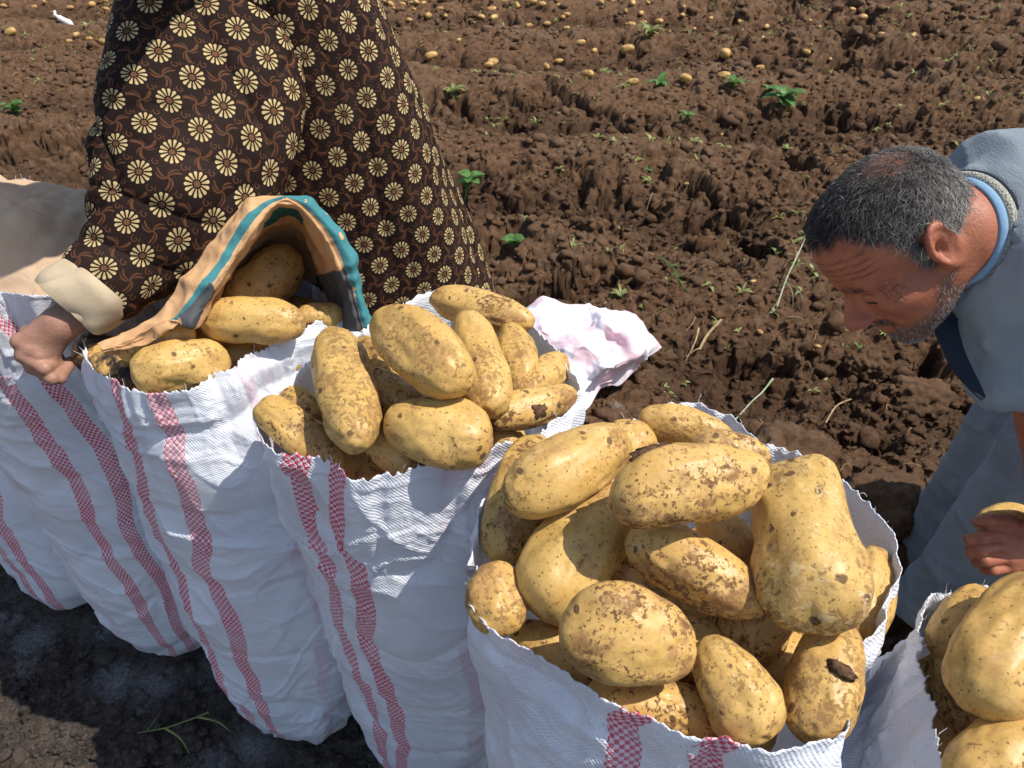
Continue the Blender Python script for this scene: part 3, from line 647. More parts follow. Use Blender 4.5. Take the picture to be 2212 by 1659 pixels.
def hood():
    O = [(215, 750), (262, 722), (330, 675), (370, 635), (415, 571), (470, 500), (520, 446), (563, 422), (610, 417), (660, 427), (702, 457), (744, 502), (772, 560), (790, 640), (805, 697)]
    T1 = [(220, 755), (275, 738), (345, 698), (388, 662), (452, 577), (492, 512), (540, 456), (575, 431), (615, 424), (660, 436), (696, 468), (733, 514), (760, 570), (778, 645), (795, 705)]
    T2 = [(224, 758), (285, 742), (362, 703), (412, 668), (474, 592), (510, 535), (553, 470), (587, 440), (620, 433), (655, 448), (688, 482), (716, 524), (741, 580), (762, 645), (782, 712)]
    I = [(228, 762), (295, 745), (372, 702), (418, 706), (482, 608), (515, 556), (558, 490), (592, 450), (622, 442), (650, 456), (678, 492), (703, 532), (727, 586), (746, 640), (762, 715)]
    B = [(330, 750), (380, 735), (430, 715), (455, 680), (490, 620), (520, 580), (560, 530), (595, 500), (620, 492), (642, 502), (658, 530), (668, 565), (672, 600), (674, 645), (678, 695)]
    M2 = [((a[0]*.45+b[0]*.55), (a[1]*.55+b[1]*.45)) for a, b in zip(I, B)]
    d0 = np.interp(np.arange(15), [0, 3, 5, 8, 11, 14], [1.07, 1.085, 1.095, 1.11, 1.155, 1.215])
    rows = []
    for cv, dd in ((O, .015), (T1, .0), (T2, .002), (I, .010), (M2, .09), (B, .20)):
        rows.append([PD(p[0], p[1], d0[i]+dd) for i, p in enumerate(cv)])
    rows.append([PD(590+.25*(p[0]-590), 610+.25*(p[1]-610), 1.46) for p in B])
    nu, nv = 260, 121; S = ctrl_surface(rows, nu, nv)
    V_ = np.repeat(np.linspace(0, 6, nv)[:, None], nu, 1); U_ = np.repeat(np.linspace(0, 14, nu)[None], nv, 0)
    S = S+gridn(S)*(crumple(S, 12, .011, 77)+.0022*vn(S[..., 0]*50, S[..., 1]*50, S[..., 2]*50, 78))[..., None]
    jag = .004*vn(U_*9, 0, 0, 79)+.003*vn(U_*23, 0, 0, 80)
    S = S+((V_ > 2.85) & (V_ < 3.1))[..., None]*0
    g = G('brown_paper', .75, .25); u, v, _ = g.xyz(g.co('UV')); P = g.co('Object')
    n = (g.noise(P, 45, 4)-.5); v = v+n*.35; u = u+(g.noise(P, 30, 3)-.5)*.35
    brown = g.mix(g.noise(P, 25, 4).ss(.35, .65), (.50, .285, .135), (.62, .36, .175))
    left = u.lt(8.); right = 1.-left
    teal = left*v.gt(1.2)*v.lt(2.)*u.gt(1.9)+right*v.lt(1.75)*(1.-v.ab().gt(9.))
    teal = teal*(1.-(g.noise(P, 38, 2)).gt(.66)*right)
    c = g.mix(teal.mn(1.), brown, (.050, .20, .215))
    grey = left*u.gt(2.55)*u.lt(3.75)*v.gt(1.75)*v.lt(3.05)+right*u.gt(12.)*v.gt(1.8)*v.lt(4.9)
    c = g.mix(grey.mn(1.), c, (.075, .075, .08))
    # lines of small black print, a dark green strip inside the fold
    w_ = g.noise(g.vec(u*9., v*3.), 6, 2); txt = left*u.gt(3.85)*u.lt(4.95)*v.gt(2.25)*v.lt(2.9)*w_.gt(.50)*((v*7.).fr().gt(.35))
    c = g.mix(txt, c, (.05, .04, .035))
    gr = u.gt(6.2)*u.lt(9.4)*v.gt(3.3)*v.lt(4.1); c = g.mix(gr, c, (.012, .09, .085))
    g.color(c); g.bump(g.noise(P, 70, 4)*.6+g.noise(P, 22, 3, .5, 1.)*.9, .5, .004)
    root = empty('paper_bag', (-.47, 1.1, .93), 'brown paper bag with teal print standing open as a hood over potatoes', 'paper bag')
    o = sheet('paper_sheet', S, g.m, uv=np.stack([U_, V_], -1), thick=.0012); child(o, root)
hood()
def mound():
    nr, na = 70, 220; r = np.linspace(0.001, 1, nr)[:, None]; a = np.linspace(0, 2*math.pi, na, endpoint=False)[None]
    cx, cy = -.90, 1.235
    x = cx+.31*r*np.cos(a); y = cy+.195*r*np.sin(a)
    z = .955+.100*(1-r**3.0)+.016*np.sin((x-cx)*22+1.2)*(1-r**2)+0*a
    z = z+.03*smooth(.15, .6, vn(x*6, y*6, 0, 3))*(1-r**3)
    S = np.stack([x, y, z+0*x], -1)
    S[..., 2] += crumple(S, 9, .030, 5)*(1-.3*r)
    V = S.reshape(-1, 3); g = G('beige_paper', .7, .3); P = g.co('Object')
    g.color(g.mix(g.noise(P, 12, 4).ss(.35, .7), (.50, .345, .215), (.58, .41, .27))); g.bump(g.noise(P, 9, 4, .5, 1.2)+g.noise(P, 90, 3)*.1, .6, .012)
    o = mesh_obj('paper_cover', V, grid_faces(na, nr, True)[:, ::-1], g.m); o.modifiers.new('s', 'SOLIDIFY').thickness = .0015
    tag(o, 'beige paper sheet bulging over the filled sack behind the hand', 'paper cover')
mound()
def empty_sack():
    net = [[(1060, 672), (1160, 655), (1240, 650), (1300, 652), (1365, 680), (1398, 706)], [(1080, 720), (1170, 700), (1240, 688), (1310, 690), (1375, 712), (1422, 742)],
           [(1110, 770), (1180, 750), (1250, 738), (1320, 738), (1372, 758), (1410, 780)], [(1150, 820), (1200, 800), (1258, 790), (1312, 792), (1355, 805), (1388, 806)],
           [(1190, 870), (1225, 858), (1262, 848), (1292, 836), (1322, 830), (1350, 838)], [(1205, 905), (1232, 902), (1258, 897), (1280, 886), (1300, 862), (1318, 848)]]
    zz = [[.10, .20, .22, .20, .13, .05], [.14, .26, .20, .27, .18, .06], [.14, .20, .26, .20, .20, .06], [.10, .20, .16, .22, .13, .05], [.06, .12, .15, .10, .08, .04], [.05, .06, .07, .06, .05, .04]]
    N = [[PZ(p[0], p[1], z*.8+.02) for p, z in zip(r, q)] for r, q in zip(net, zz)]
    S = ctrl_surface(N, 190, 170); n = gridn(S)
    S = S+n*crumple(S, 3.8, .066, 11)[..., None]+n*crumple(S, 9, .008, 12)[..., None]
    g = G('empty_sack_weave', .45, .4); P = g.co('Object'); n1 = g.noise(P, 9, 2, .5, .8)
    x, y, z = g.xyz(P); k = (g.noise(g.vec(x, y, z), 6, 2, .4, .5)).ss(.50, .56)*.55
    c = g.mix(k, (.82, .78, .83), (.76, .44, .49)); g.color(c); g.bump(g.noise(P, 24, 4, .5, 1.)*1., .4, .006)
    o = sheet('empty_sack', S, g.m); tag(o, 'crumpled empty white and pink sack dropped on the soil behind the middle sack', 'sack')
empty_sack()
# ------------------------------------------------------------------ field potatoes
FP = [(295, 200, 50, 0), (355, 240, 38, 1), (205, 277, 45, 0), (148, 300, 45, 2), (325, 345, 65, -.5), (523, 358, 55, 0), (492, 285, 70, .2), (747, 350, 66, .15), (912, 340, 62, -.1), (922, 250, 80, .9), (1070, 298, 46, 0), (1265, 250, 42, -.7), (1372, 270, 25, 1), (1570, 250, 40, 0), (1495, 143, 50, 0), (1722, 187, 36, .5), (1325, 132, 26, 1.3), (977, 127, 32, 1), (785, 140, 40, 1.5), (1098, 125, 34, .8), (1188, 70, 42, 0), (1470, 43, 36, 0), (640, 40, 48, -.8), (575, 42, 30, 0), (685, 52, 36, .2), (515, 85, 46, 1.5), (488, 95, 34, 1.4), (515, 132, 42, 0), (222, 45, 34, 1), (150, 122, 36, 0), (75, 97, 34, .3), (130, 52, 38, 0), (235, 125, 32, 0), (1285, 100, 24, 1), (860, 75, 30, .6), (1083, 168, 22, 1), (1040, 1225, 36, .4), (1070, 1440, 30, -.8), (1320, 1497, 30, -.3), (900, 582, 26, .1), (740, 885, 26, 0), (980, 360, 22, 0), (1850, 470, 30, 0), (2000, 480, 55, 0)]
FP = [(1106+a*.5, b*.5, c, d) for a, b, c, d in FP]+[(a*.5, b*.5, c, d) for a, b, c, d in [(45, 143, 58, 0), (335, 165, 40, 1.2), (385, 170, 34, .3), (450, 187, 50, 0), (510, 190, 34, .3), (400, 30, 40, 1.2), (460, 50, 34, 0), (520, 10, 40, 0), (550, 150, 42, 1.2), (600, 45, 34, .3), (300, 182, 30, .3), (20, 40, 30, 0), (2030, 20, 48, 1.4), (1850, 65, 50, 1.3), (2125, 45, 50, .2), (2078, 85, 40, .3), (2135, 70, 46, .7), (1770, 95, 30, 0), (2025, 92, 30, 1), (1865, 275, 62, .3), (2130, 280, 60, .6), (2110, 300, 46, .1), (1985, 240, 30, 1), (1690, 30, 30, 0), (1650, 65, 26, 0), (1740, 25, 28, 0), (1925, 85, 26, .8), (1800, 40, 30, .3)]]
rg = np.random.default_rng(3)
for i in range(34):
    FP.append((rg.uniform(830, 1500) if i < 28 else rg.uniform(0, 280) if i < 38 else rg.uniform(1500, 2150), rg.uniform(2, 26), rg.uniform(22, 38), rg.uniform(-1.5, 1.5)))
FPM = []; FO = []
for i in range(6):
    V, F = potato_mesh(.055, .034, 300+i, sub=3, pear=.12*(i % 3-1), bend=.08*(i % 2)); o = mesh_obj('potato', V, F, MM['F']); FPM.append(o.data); bpy.data.objects.remove(o)
def ground_hit(u, v):
    r = ray(u, v); z = 0.
    for _ in range(8):
        p = CO+r*((z-CAM_H)/r[2]); z = float(height(np.array([p[0]]), np.array([p[1]]))[0])*.6+z*.4
    return np.array([p[0], p[1], z])
for i, (u, v, Lp, an) in enumerate(FP):
    p = ground_hit(u, v); L = Lp*.5*depth(p)/FPX*.92; s = min(max(L*1.0/.11, .25), 1.4)
    o = bpy.data.objects.new('potato', FPM[i % 6]); COL.objects.link(o)
    h = max(float(height(np.array([p[0]+a]), np.array([p[1]+b]))[0]) for a in (-.02, .02) for b in (-.03, .01))
    o.location = (p[0], p[1], h+.010*s); o.scale = (s,)*3; o.rotation_euler = (rg.uniform(0, 6), rg.uniform(-.3, .3), an*1.0)
    side = 'left of the flowered robe' if u < 320 else 'right of the flowered robe' if u < 1300 else 'toward the right'
    row = 'in the farthest dug furrow' if v < 75 else 'in the second dug furrow' if v < 200 else 'alone in the nearer clods'
    tag(o, None, 'potato', 'harvested potatoes lying %s' % row); FO.append((row, side, u, o))
ORD = 'first second third fourth fifth sixth seventh eighth ninth tenth eleventh twelfth thirteenth fourteenth fifteenth sixteenth seventeenth eighteenth nineteenth twentieth'.split()
for key in sorted({(a, b) for a, b, c, d in FO}):
    q = sorted([(c, d) for a, b, c, d in FO if (a, b) == key], key=lambda t: t[0]); n = len(q)
    for i, (c, d) in enumerate(q):
        w_ = ('%s from the left' % ORD[i]) if i <= n//2 and i < 20 else ('%s from the right' % ORD[min(n-1-i, 19)])
        d['label'] = 'small potato %s, %s, %s' % (key[0], key[1].replace('toward the right', 'right part'), w_)
# ------------------------------------------------------------------ egret
def egret():
    hb = lambda u, v, d=6.9: PD(u, v, d)
    tail, body, chest, nk, head, tip = hb(163, 60, 6.93), hb(148, 50), hb(130, 40), hb(119, 33), hb(118, 26), hb(107, 25)
    f = lambda p: smin(smin(smin(sd_cone(p, tail, body, .006, .026), sd_cone(p, body, chest, .028, .022), .02), sd_cone(p, chest, nk, .018, .010), .015), sd_cone(p, nk, head, .010, .013), .01)
    lo = np.min([tail, body, chest, nk, head], 0)-.05; hi = np.max([tail, body, chest, nk, head], 0)+.05
    V, F = nets(f, lo, hi, .005)
    g = G('egret_feather', .8, .2); P = g.pos(); g.color(g.mix(g.noise(P, 20, 3).ss(.4, .6), (.80, .80, .78), (.74, .68, .58))); g.bump(g.noise(P, 60, 3), .4, .004)
    gl = G('egret_beak', .5); gl.color((.75, .35, .06)); gd = G('egret_leg', .6); gd.color((.12, .11, .09))
    gz = ground_hit(146, 62); root = empty('egret', gz, 'white egret with orange beak standing among the far furrows at upper left', 'bird')
    child(mesh_obj('body', V, F, g.m), root)
    Vb, Fb = tube([head, tip], [.006, .001], 8, 4); child(mesh_obj('beak', Vb, Fb, gl.m), root)
    for s in (-.02, .02):
        a = body+np.array([s, 0, -.01]); Vl, Fl = tube([a, a+np.array([.01, .01, -.08]), np.array([a[0], a[1], gz[2]-.01])], [.005, .004, .004], 6, 8); child(mesh_obj('leg', Vl, Fl, gd.m), root)
egret()
# ------------------------------------------------------------------ weeds, stalks, clods
def leafmat(name, c1, c2):
    g = G(name, .5, .4); P = g.pos(); g.color(g.mix(g.noise(P, 40, 3).ss(.35, .65), c1, c2)); g.bump(g.noise(P, 150, 3), .4, .002)
    tr = g.nt.nodes.new('ShaderNodeBsdfTranslucent'); tr.inputs[0].default_value = (*[q*1.3 for q in c2], 1); mx = g.nt.nodes.new('ShaderNodeMixShader'); mx.inputs[0].default_value = .3
    g.lk(g.b.outputs[0], mx.inputs[1]); g.lk(tr.outputs[0], mx.inputs[2]); g.lk(mx.outputs[0], g.nt.nodes['Material Output'].inputs[0]); return g.m
LEAF = leafmat('green_leaf', (.06, .15, .03), (.13, .26, .06)); LEAFD = leafmat('dull_leaf', (.19, .23, .055), (.33, .37, .13))
_g = G('dry_straw', .8, .2); _g.color(_g.mix(_g.noise(_g.pos(), 60, 3).ss(.3, .7), (.28, .19, .09), (.45, .34, .18))); STRAW = _g.m
def leaf(base, dr, L, W, droop, rgn):
    n = 7; dr = nrm(dr); sd = nrm(np.cross(dr, [0, 0, 1])+1e-6); up = np.cross(sd, dr); t = np.linspace(0, 1, n)
    c = base+np.outer(t*L, dr)-np.outer(t*t*L*droop, [0, 0, 1])+np.outer(np.sin(t*3)*L*.1, up)
    wd = W*np.sin(np.pi*np.clip(t*.92+.08, 0, 1))**.7; cup = .25
    V = np.stack([c-sd*wd[:, None]+up*(wd*cup)[:, None], c, c+sd*wd[:, None]+up*(wd*cup)[:, None]], 1).reshape(-1, 3); return V, grid_faces(3, n)
def weed(u, v, size, nl, label, broad=.35, mat=None, seed=0, lean=(0, 0), stem=.5, droop=.35):
    size *= 1.25; p = ground_hit(u, v); rgn = np.random.default_rng(seed); st, lf = [], []
    top = p+np.array([lean[0], lean[1], 1.])*size*stem; mid = (p+top)/2+np.array([rgn.normal(0, .1), 0, 0])*size
    st.append(tube([p-np.array([0, 0, .01]), mid, top], [.0035*size/.1, .002*size/.1], 6, 8))
    for i in range(nl):
        a = i*2.4+rgn.uniform(0, 1); t = rgn.uniform(.35, 1); b = p+(top-p)*t
        d = np.array([math.cos(a), math.sin(a)*.9, rgn.uniform(.15, .9)])
        lf.append(leaf(b, d, size*rgn.uniform(.35, .7), size*broad*rgn.uniform(.2, .34), droop*rgn.uniform(.4, 1.4), rgn))
    root = empty('weed', p, label, 'weed', 'weeds sprouting in the dug soil')
    V, F = merge(st); child(mesh_obj('stem', V, F, mat or LEAF), root)
    V, F = merge(lf); child(mesh_obj('foliage', V, F, mat or LEAF), root)
weed(42, 262, .16, 9, 'upright leafy green weed at the left edge of the field', seed=1, broad=.5)
weed(1003, 425, .13, 9, 'dark green leafy sprig beside the right edge of the flowered robe', seed=2, broad=.75, lean=(.25, .3), stem=.7)
weed(1110, 540, .12, 6, 'pale green broad-leaved sprig just right of the robe hem', seed=3, broad=.9, stem=.3)
weed(1688, 240, .19, 16, 'bushiest bright green weed in the upper middle of the field', seed=4, broad=.55, stem=.4)
weed(1660, 208, .13, 8, 'low green weed just left of the bushiest one', seed=5, stem=.25)
weed(1482, 262, .12, 10, 'fine-leaved bluish green weed left of the bushiest one', seed=6, broad=.3, stem=.3)
weed(1500, 320, .08, 5, 'small yellowish sprout below the fine-leaved weed', seed=7, mat=LEAFD)
weed(1400, 372, .055, 6, 'tiny bright green sprout in the middle of the field', seed=8, broad=.8, stem=.2)
weed(980, 210, .18, 14, 'wispy green grassy tuft beside the robe shoulder edge', seed=9, broad=.18, stem=.2, mat=LEAFD)
weed(1400, 95, .25, 16, 'grassy blue-green tuft on the ridge between the potato rows', seed=10, broad=.15, stem=.2, mat=LEAFD)
weed(1585, 190, .2, 12, 'low spreading green weed on the ridge near the large field potato', seed=11, broad=.2, stem=.15)
weed(1425, 185, .16, 10, 'flat green weed beside the second potato row', seed=12, broad=.4, stem=.15)
weed(1850, 770, .06, 3, 'single grass shoot below the man\'s nose', seed=13, broad=.2)
weed(1210, 380, .06, 4, 'faint pale sprout left of the tiny bright one', seed=14, mat=LEAFD)
weed(1205, 212, .08, 6, 'small roundish green sprout above the sack row', seed=15, broad=.8, stem=.2)
weed(1290, 235, .08, 4, 'short leaning grass sprout right of the roundish sprout', seed=16, broad=.2, mat=LEAFD)
def stalk(pts, r, mat, name, label, cat, extra=()):
    P = []
    for (u, v, h) in pts: q = ground_hit(u, v); P.append(q+np.array([0, 0, h]))
    V, F = tube(P, r, 6, 16); root = empty(name, P[0], label, cat); child(mesh_obj('stem', V, F, mat), root)
    pr = []
    for (a, b, ra) in extra:
        q = [ground_hit(a[0], a[1])+np.array([0, 0, a[2]]), (ground_hit(a[0], a[1])+ground_hit(b[0], b[1]))/2+np.array([0.01, 0, (a[2]+b[2])/2+.012]), ground_hit(b[0], b[1])+np.array([0, 0, b[2]])]
        pr.append(tube(q, [ra, ra*.4], 5, 8))
    for V, F in pr: child(mesh_obj('rootlet', V, F, mat), root)
    return root
_g = G('pale_stem', .6, .3); _g.color(_g.mix(_g.noise(_g.pos(), 30, 2).ss(.4, .6), (.28, .36, .16), (.42, .42, .34))); PSTEM = _g.m
stalk([(1676, 672, .02), (1692, 630, .05), (1712, 590, .07), (1728, 562, .09)], [.0035, .003, .003, .002], PSTEM, 'seedling', 'uprooted pale seedling with thin roots left of the man\'s forehead', 'seedling', [((1690, 632, .05), (1712, 668, .01), .0018), ((1690, 632, .05), (1735, 655, .01), .0015), ((1684, 650, .03), (1655, 690, .01), .0015), ((1700, 690, .01), (1740, 700, .01), .0015)])
stalk([(1415, 565, .03), (1450, 590, .03), (1465, 615, .02), (1485, 635, .01)], [.002, .003, .003, .002], LEAF, 'grass_sprig', 'thin green grass sprig fallen across the clods in the middle', 'grass sprig', [((1445, 590, .03), (1470, 585, .02), .003), ((1455, 605, .03), (1440, 615, .01), .003), ((1460, 610, .02), (1480, 600, .02), .003)])
stalk([(1508, 770, .03), (1525, 740, .04), (1555, 710, .04)], [.005, .006, .006], STRAW, 'dry_stalk', 'forked dry straw stalk on the soil below the seedling', 'dry stalk', [((1508, 768, .03), (1480, 775, .01), .004), ((1505, 730, .03), (1480, 785, .01), .005)])
stalk([(1585, 918, .02), (1620, 885, .035), (1640, 870, .045), (1662, 848, .05)], [.0022, .0025, .003, .004], PSTEM, 'green_stalk', 'yellow-green broken stem sticking up behind the nearest sack', 'plant stem')
stalk([(1780, 925, .02), (1800, 898, .04), (1832, 882, .04)], [.0025, .003, .003], STRAW, 'curved_root', 'curved pale root on the big smooth clods behind the nearest sack', 'root')
stalk([(300, 1586, .005), (365, 1578, .012), (430, 1560, .02), (455, 1550, .02)], [.0015, .0015, .0015, .003], LEAFD, 'fallen_twig', 'thin green leafy twig lying on the dark soil in front of the sacks', 'twig', [((360, 1580, .012), (412, 1635, .004), .003), ((430, 1560, .02), (500, 1585, .006), .0028), ((320, 1585, .01), (350, 1540, .01), .001)])
def litter():
    gr, dr = [], []; R = np.random.default_rng(5)
    for i in range(2600):
        y = 1.5+R.random()**.8*10; x = R.uniform(-.72, .72)*(.95*y+1.2)
        if vn(np.array([x*.9]), np.array([y*1.6]), 0, 61)[0] < .0-.02*y: continue
        z = float(height(np.array([x]), np.array([y]))[0]); b = np.array([x, y, z-.004]); s = R.uniform(.02, .07)*(1+.05*y)
        for k in range(R.integers(3, 8)):
            a = R.uniform(0, 6.28); gr.append(leaf(b, [math.cos(a), math.sin(a), R.uniform(.2, 1.2)], s*R.uniform(.5, 1), s*R.uniform(.05, .13), R.uniform(.1, .6), R))
    for i in range(900):
        y = 1.1+R.random()**1.2*7; x = R.uniform(-.72, .72)*(.95*y+1.2); a = R.uniform(0, 6.28); L = R.uniform(.015, .06)*(1+.1*y)
        if y < 1.5-.62*x: continue
        pts = []
        for t in (-.5, 0, .5):
            px, py = x+math.cos(a)*L*t+R.normal(0, .006), y+math.sin(a)*L*t+R.normal(0, .006); pts.append([px, py, float(height(np.array([px]), np.array([py]))[0])+.004+R.uniform(0, .008)])
        r_ = R.uniform(.0006, .0018)*(1+.1*y); dr.append(tube(pts, [r_, r_*.6], 4, 6))
    V, F = merge(gr); tag(mesh_obj('sparse_grass', V, F, LEAFD), 'sparse small green weeds and grass scattered over the ridges', 'grass', kind='stuff')
    V, F = merge(dr); tag(mesh_obj('dry_roots', V, F, STRAW), 'thin dry roots and straw bits scattered over the soil', 'plant litter', kind='stuff')
litter()
def clod(u, v, rx, ry, rz, seed, label):
    V, F = ICO[5]; n = fbm(V[:, 0]*1.2+seed, V[:, 1]*1.2, V[:, 2]*1.2, 2, seed)*.22+fbm(V[:, 0]*4+seed, V[:, 1]*4, V[:, 2]*4, 4, seed+3, .6)*.13-.06*smooth(.2, .5, vn(V[:, 0]*6, V[:, 1]*6, V[:, 2]*6, seed+5))
    p = ground_hit(u, v); o = mesh_obj('soil_clod', V*(1+n[:, None])*np.array([rx, ry, rz]), F, SOIL, loc=(p[0], p[1], p[2]-rz*.15)); tag(o, label, 'soil clod', 'big clods of earth on the dug field')
clod(1712, 985, .13, .10, .10, 1, 'largest smooth brown clod right behind the nearest sack')
clod(1905, 1110, .14, .11, .10, 2, 'broad clod between the nearest sack and the man\'s robe')
clod(1870, 790, .08, .07, .06, 3, 'clod under the man\'s chin')
clod(1560, 560, .07, .06, .055, 4, 'clod left of the man\'s forehead beside the seedling')
clod(1990, 860, .13, .09, .09, 6, 'clod below the man\'s collar')
clod(1430, 780, .06, .05, .05, 7, 'clod at the right end of the crumpled empty sack')
clod(1180, 620, .09, .07, .06, 8, 'clod above the crumpled empty sack')
# ------------------------------------------------------------------ people
def skin_mat(name, c1, c2, c3):
    g = G(name, .5, .35); P = g.co('Object'); c = g.mix(g.noise(P, 22, 4).ss(.3, .7), c1, c2); c = g.mix(g.noise(P, 60, 4, .7).ss(.48, .72)*.5, c, c3); c = g.mix(g.noise(P, 500, 3, .7).ss(.5, .7)*.3, c, c3)
    wr = g.attr('red'); c = g.mix(wr*.5, c, (.36, .10, .07)); hm = g.attr('hair'); c = g.mix(hm, c, (.055, .042, .036))
    g.color(c); g.b.inputs['Subsurface Weight'].default_value = .1; g.b.inputs['Subsurface Radius'].default_value = (.008, .003, .0015); g.b.inputs['Subsurface Scale'].default_value = .5
    wk = g.attr('wrinkle'); g.bump(g.noise(P, 300, 3)*.45+g.noise(P, 60, 4)*.6-wk*2.8, .7, .0022); return g.m
SKIN = skin_mat('tanned_skin', (.39, .140, .072), (.32, .108, .056), (.20, .075, .045))
SKINW = skin_mat('light_brown_skin', (.37, .20, .135), (.31, .16, .105), (.24, .11, .075))
def head_sdf(p):
    E, Cn = sd_ell, sd_cone
    d = smin(E(p, (-.006, 0, .036), (.087, .073, .083)), E(p, (.040, 0, .030), (.057, .062, .062)), .03)
    d = smin(d, E(p, (.040, 0, .052), (.054, .059, .056)), .03)
    d = smin(d, E(p, (.042, 0, -.030), (.048, .054, .078)), .03)
    q = p.copy(); q[:, 1] = np.abs(q[:, 1])
    d = smin(d, E(p, (.066, 0, -.055), (.030, .034, .045)), .022)
    d = smin(d, Cn(q, (-.004, .046, -.052), (.066, .016, -.100), .020, .019), .034)
    d = smin(d, E(q, (.035, .040, -.055), (.034, .020, .032)), .03)
    d = smin(d, E(p, (.076, 0, -.104), (.020, .024, .018)), .018)
    d = smin(d, E(q, (.060, .047, -.026), (.026, .020, .020)), .020)
    d = smin(d, Cn(q, (.093, .010, .014), (.078, .044, .016), .0085, .008), .014)
    d = smax(d, -E(q, (.106, .032, -.006), (.019, .017, .012)), .012)
    d = smin(d, E(q, (.079, .0325, -.007), (.0135, .0150, .0115)), .003)
    n = smin(Cn(p, (.090, 0, .006), (.119, 0, -.036), .0068, .0105), Cn(p, (.086, 0, -.010), (.098, 0, -.048), .010, .012), .012); n = smin(n, E(p, (.120, 0, -.043), (.013, .012, .0105)), .008)
    n = smin(n, E(q, (.106, .012, -.046), (.012, .008, .008)), .007); d = smin(d, n, .009)
    d = smax(d, -E(q, (.112, .0065, -.054), (.005, .003, .005)), .003)
    d = smin(d, Cn(q, (.098, 0, -.072), (.082, .024, -.076), .007, .004), .006)
    d = smin(d, Cn(q, (.096, 0, -.083), (.082, .020, -.081), .008, .004), .006)
    d = smax(d, -Cn(q, (.108, 0, -.0775), (.090, .026, -.079), .0022, .0015), .002)
    # ears: tilted plate, raised rim, hollow
    a = math.radians(14); r = q-np.array([-.006, .0755, .002]); ex = np.array([math.cos(a)*.9, .42, -math.sin(a)*0]); ex /= np.linalg.norm(ex); ez = np.array([-.18, .10, .98]); ez -= ex*ex.dot(ez); ez /= np.linalg.norm(ez); ey = np.cross(ez, ex)
    ex_ = -ex
    u, v, w_ = r@ex_, r@ez, r@ey
    u = u-.006; ang = np.arctan2(v/.031, u/.0185); low = smooth(.2, -1., v/.031)
    ru = .0185*(1-.22*low); rr = np.sqrt((u/ru)**2+(v/.031)**2); rim = np.sqrt(((rr-1)*.022)**2+(w_-.004)**2)-.0042
    plate = np.maximum((rr-1)*.02, np.abs(w_)-.0035); ear = smin(plate, rim, .004)
    anti = np.sqrt(((rr-.58)*.022)**2+(w_-.002)**2)-.0032; ear = smin(ear, np.maximum(anti, -u-.004), .003)
    hol = np.sqrt(((u+.003)/.008)**2+((v+.002)/.012)**2+((w_-.004)/.0075)**2); ear = smax(ear, -(hol-1)*.007, .003)
    lobe = np.sqrt((u+.004)**2+(v+.029)**2+(w_-.001)**2)-.0075; ear = smin(ear, lobe, .006)
    trag = np.sqrt((u+.015)**2+(v+.004)**2+(w_-.003)**2)-.005; ear = smin(ear, trag, .004)
    d = smin(d, ear, .006); return d
def frame(fwd, up):
    z = nrm(up); x = np.asarray(fwd, float); x = nrm(x-z*z.dot(x)); y = np.cross(z, x); return np.stack([x, y, z], 1)
def finger(p, K, A, B_, C_, r):
    return smin(smin(sd_cone(p, K, A, r*1.12, r), sd_cone(p, A, B_, r, r*.92), .004), sd_cone(p, B_, C_, r*.92, r*.72), .003)
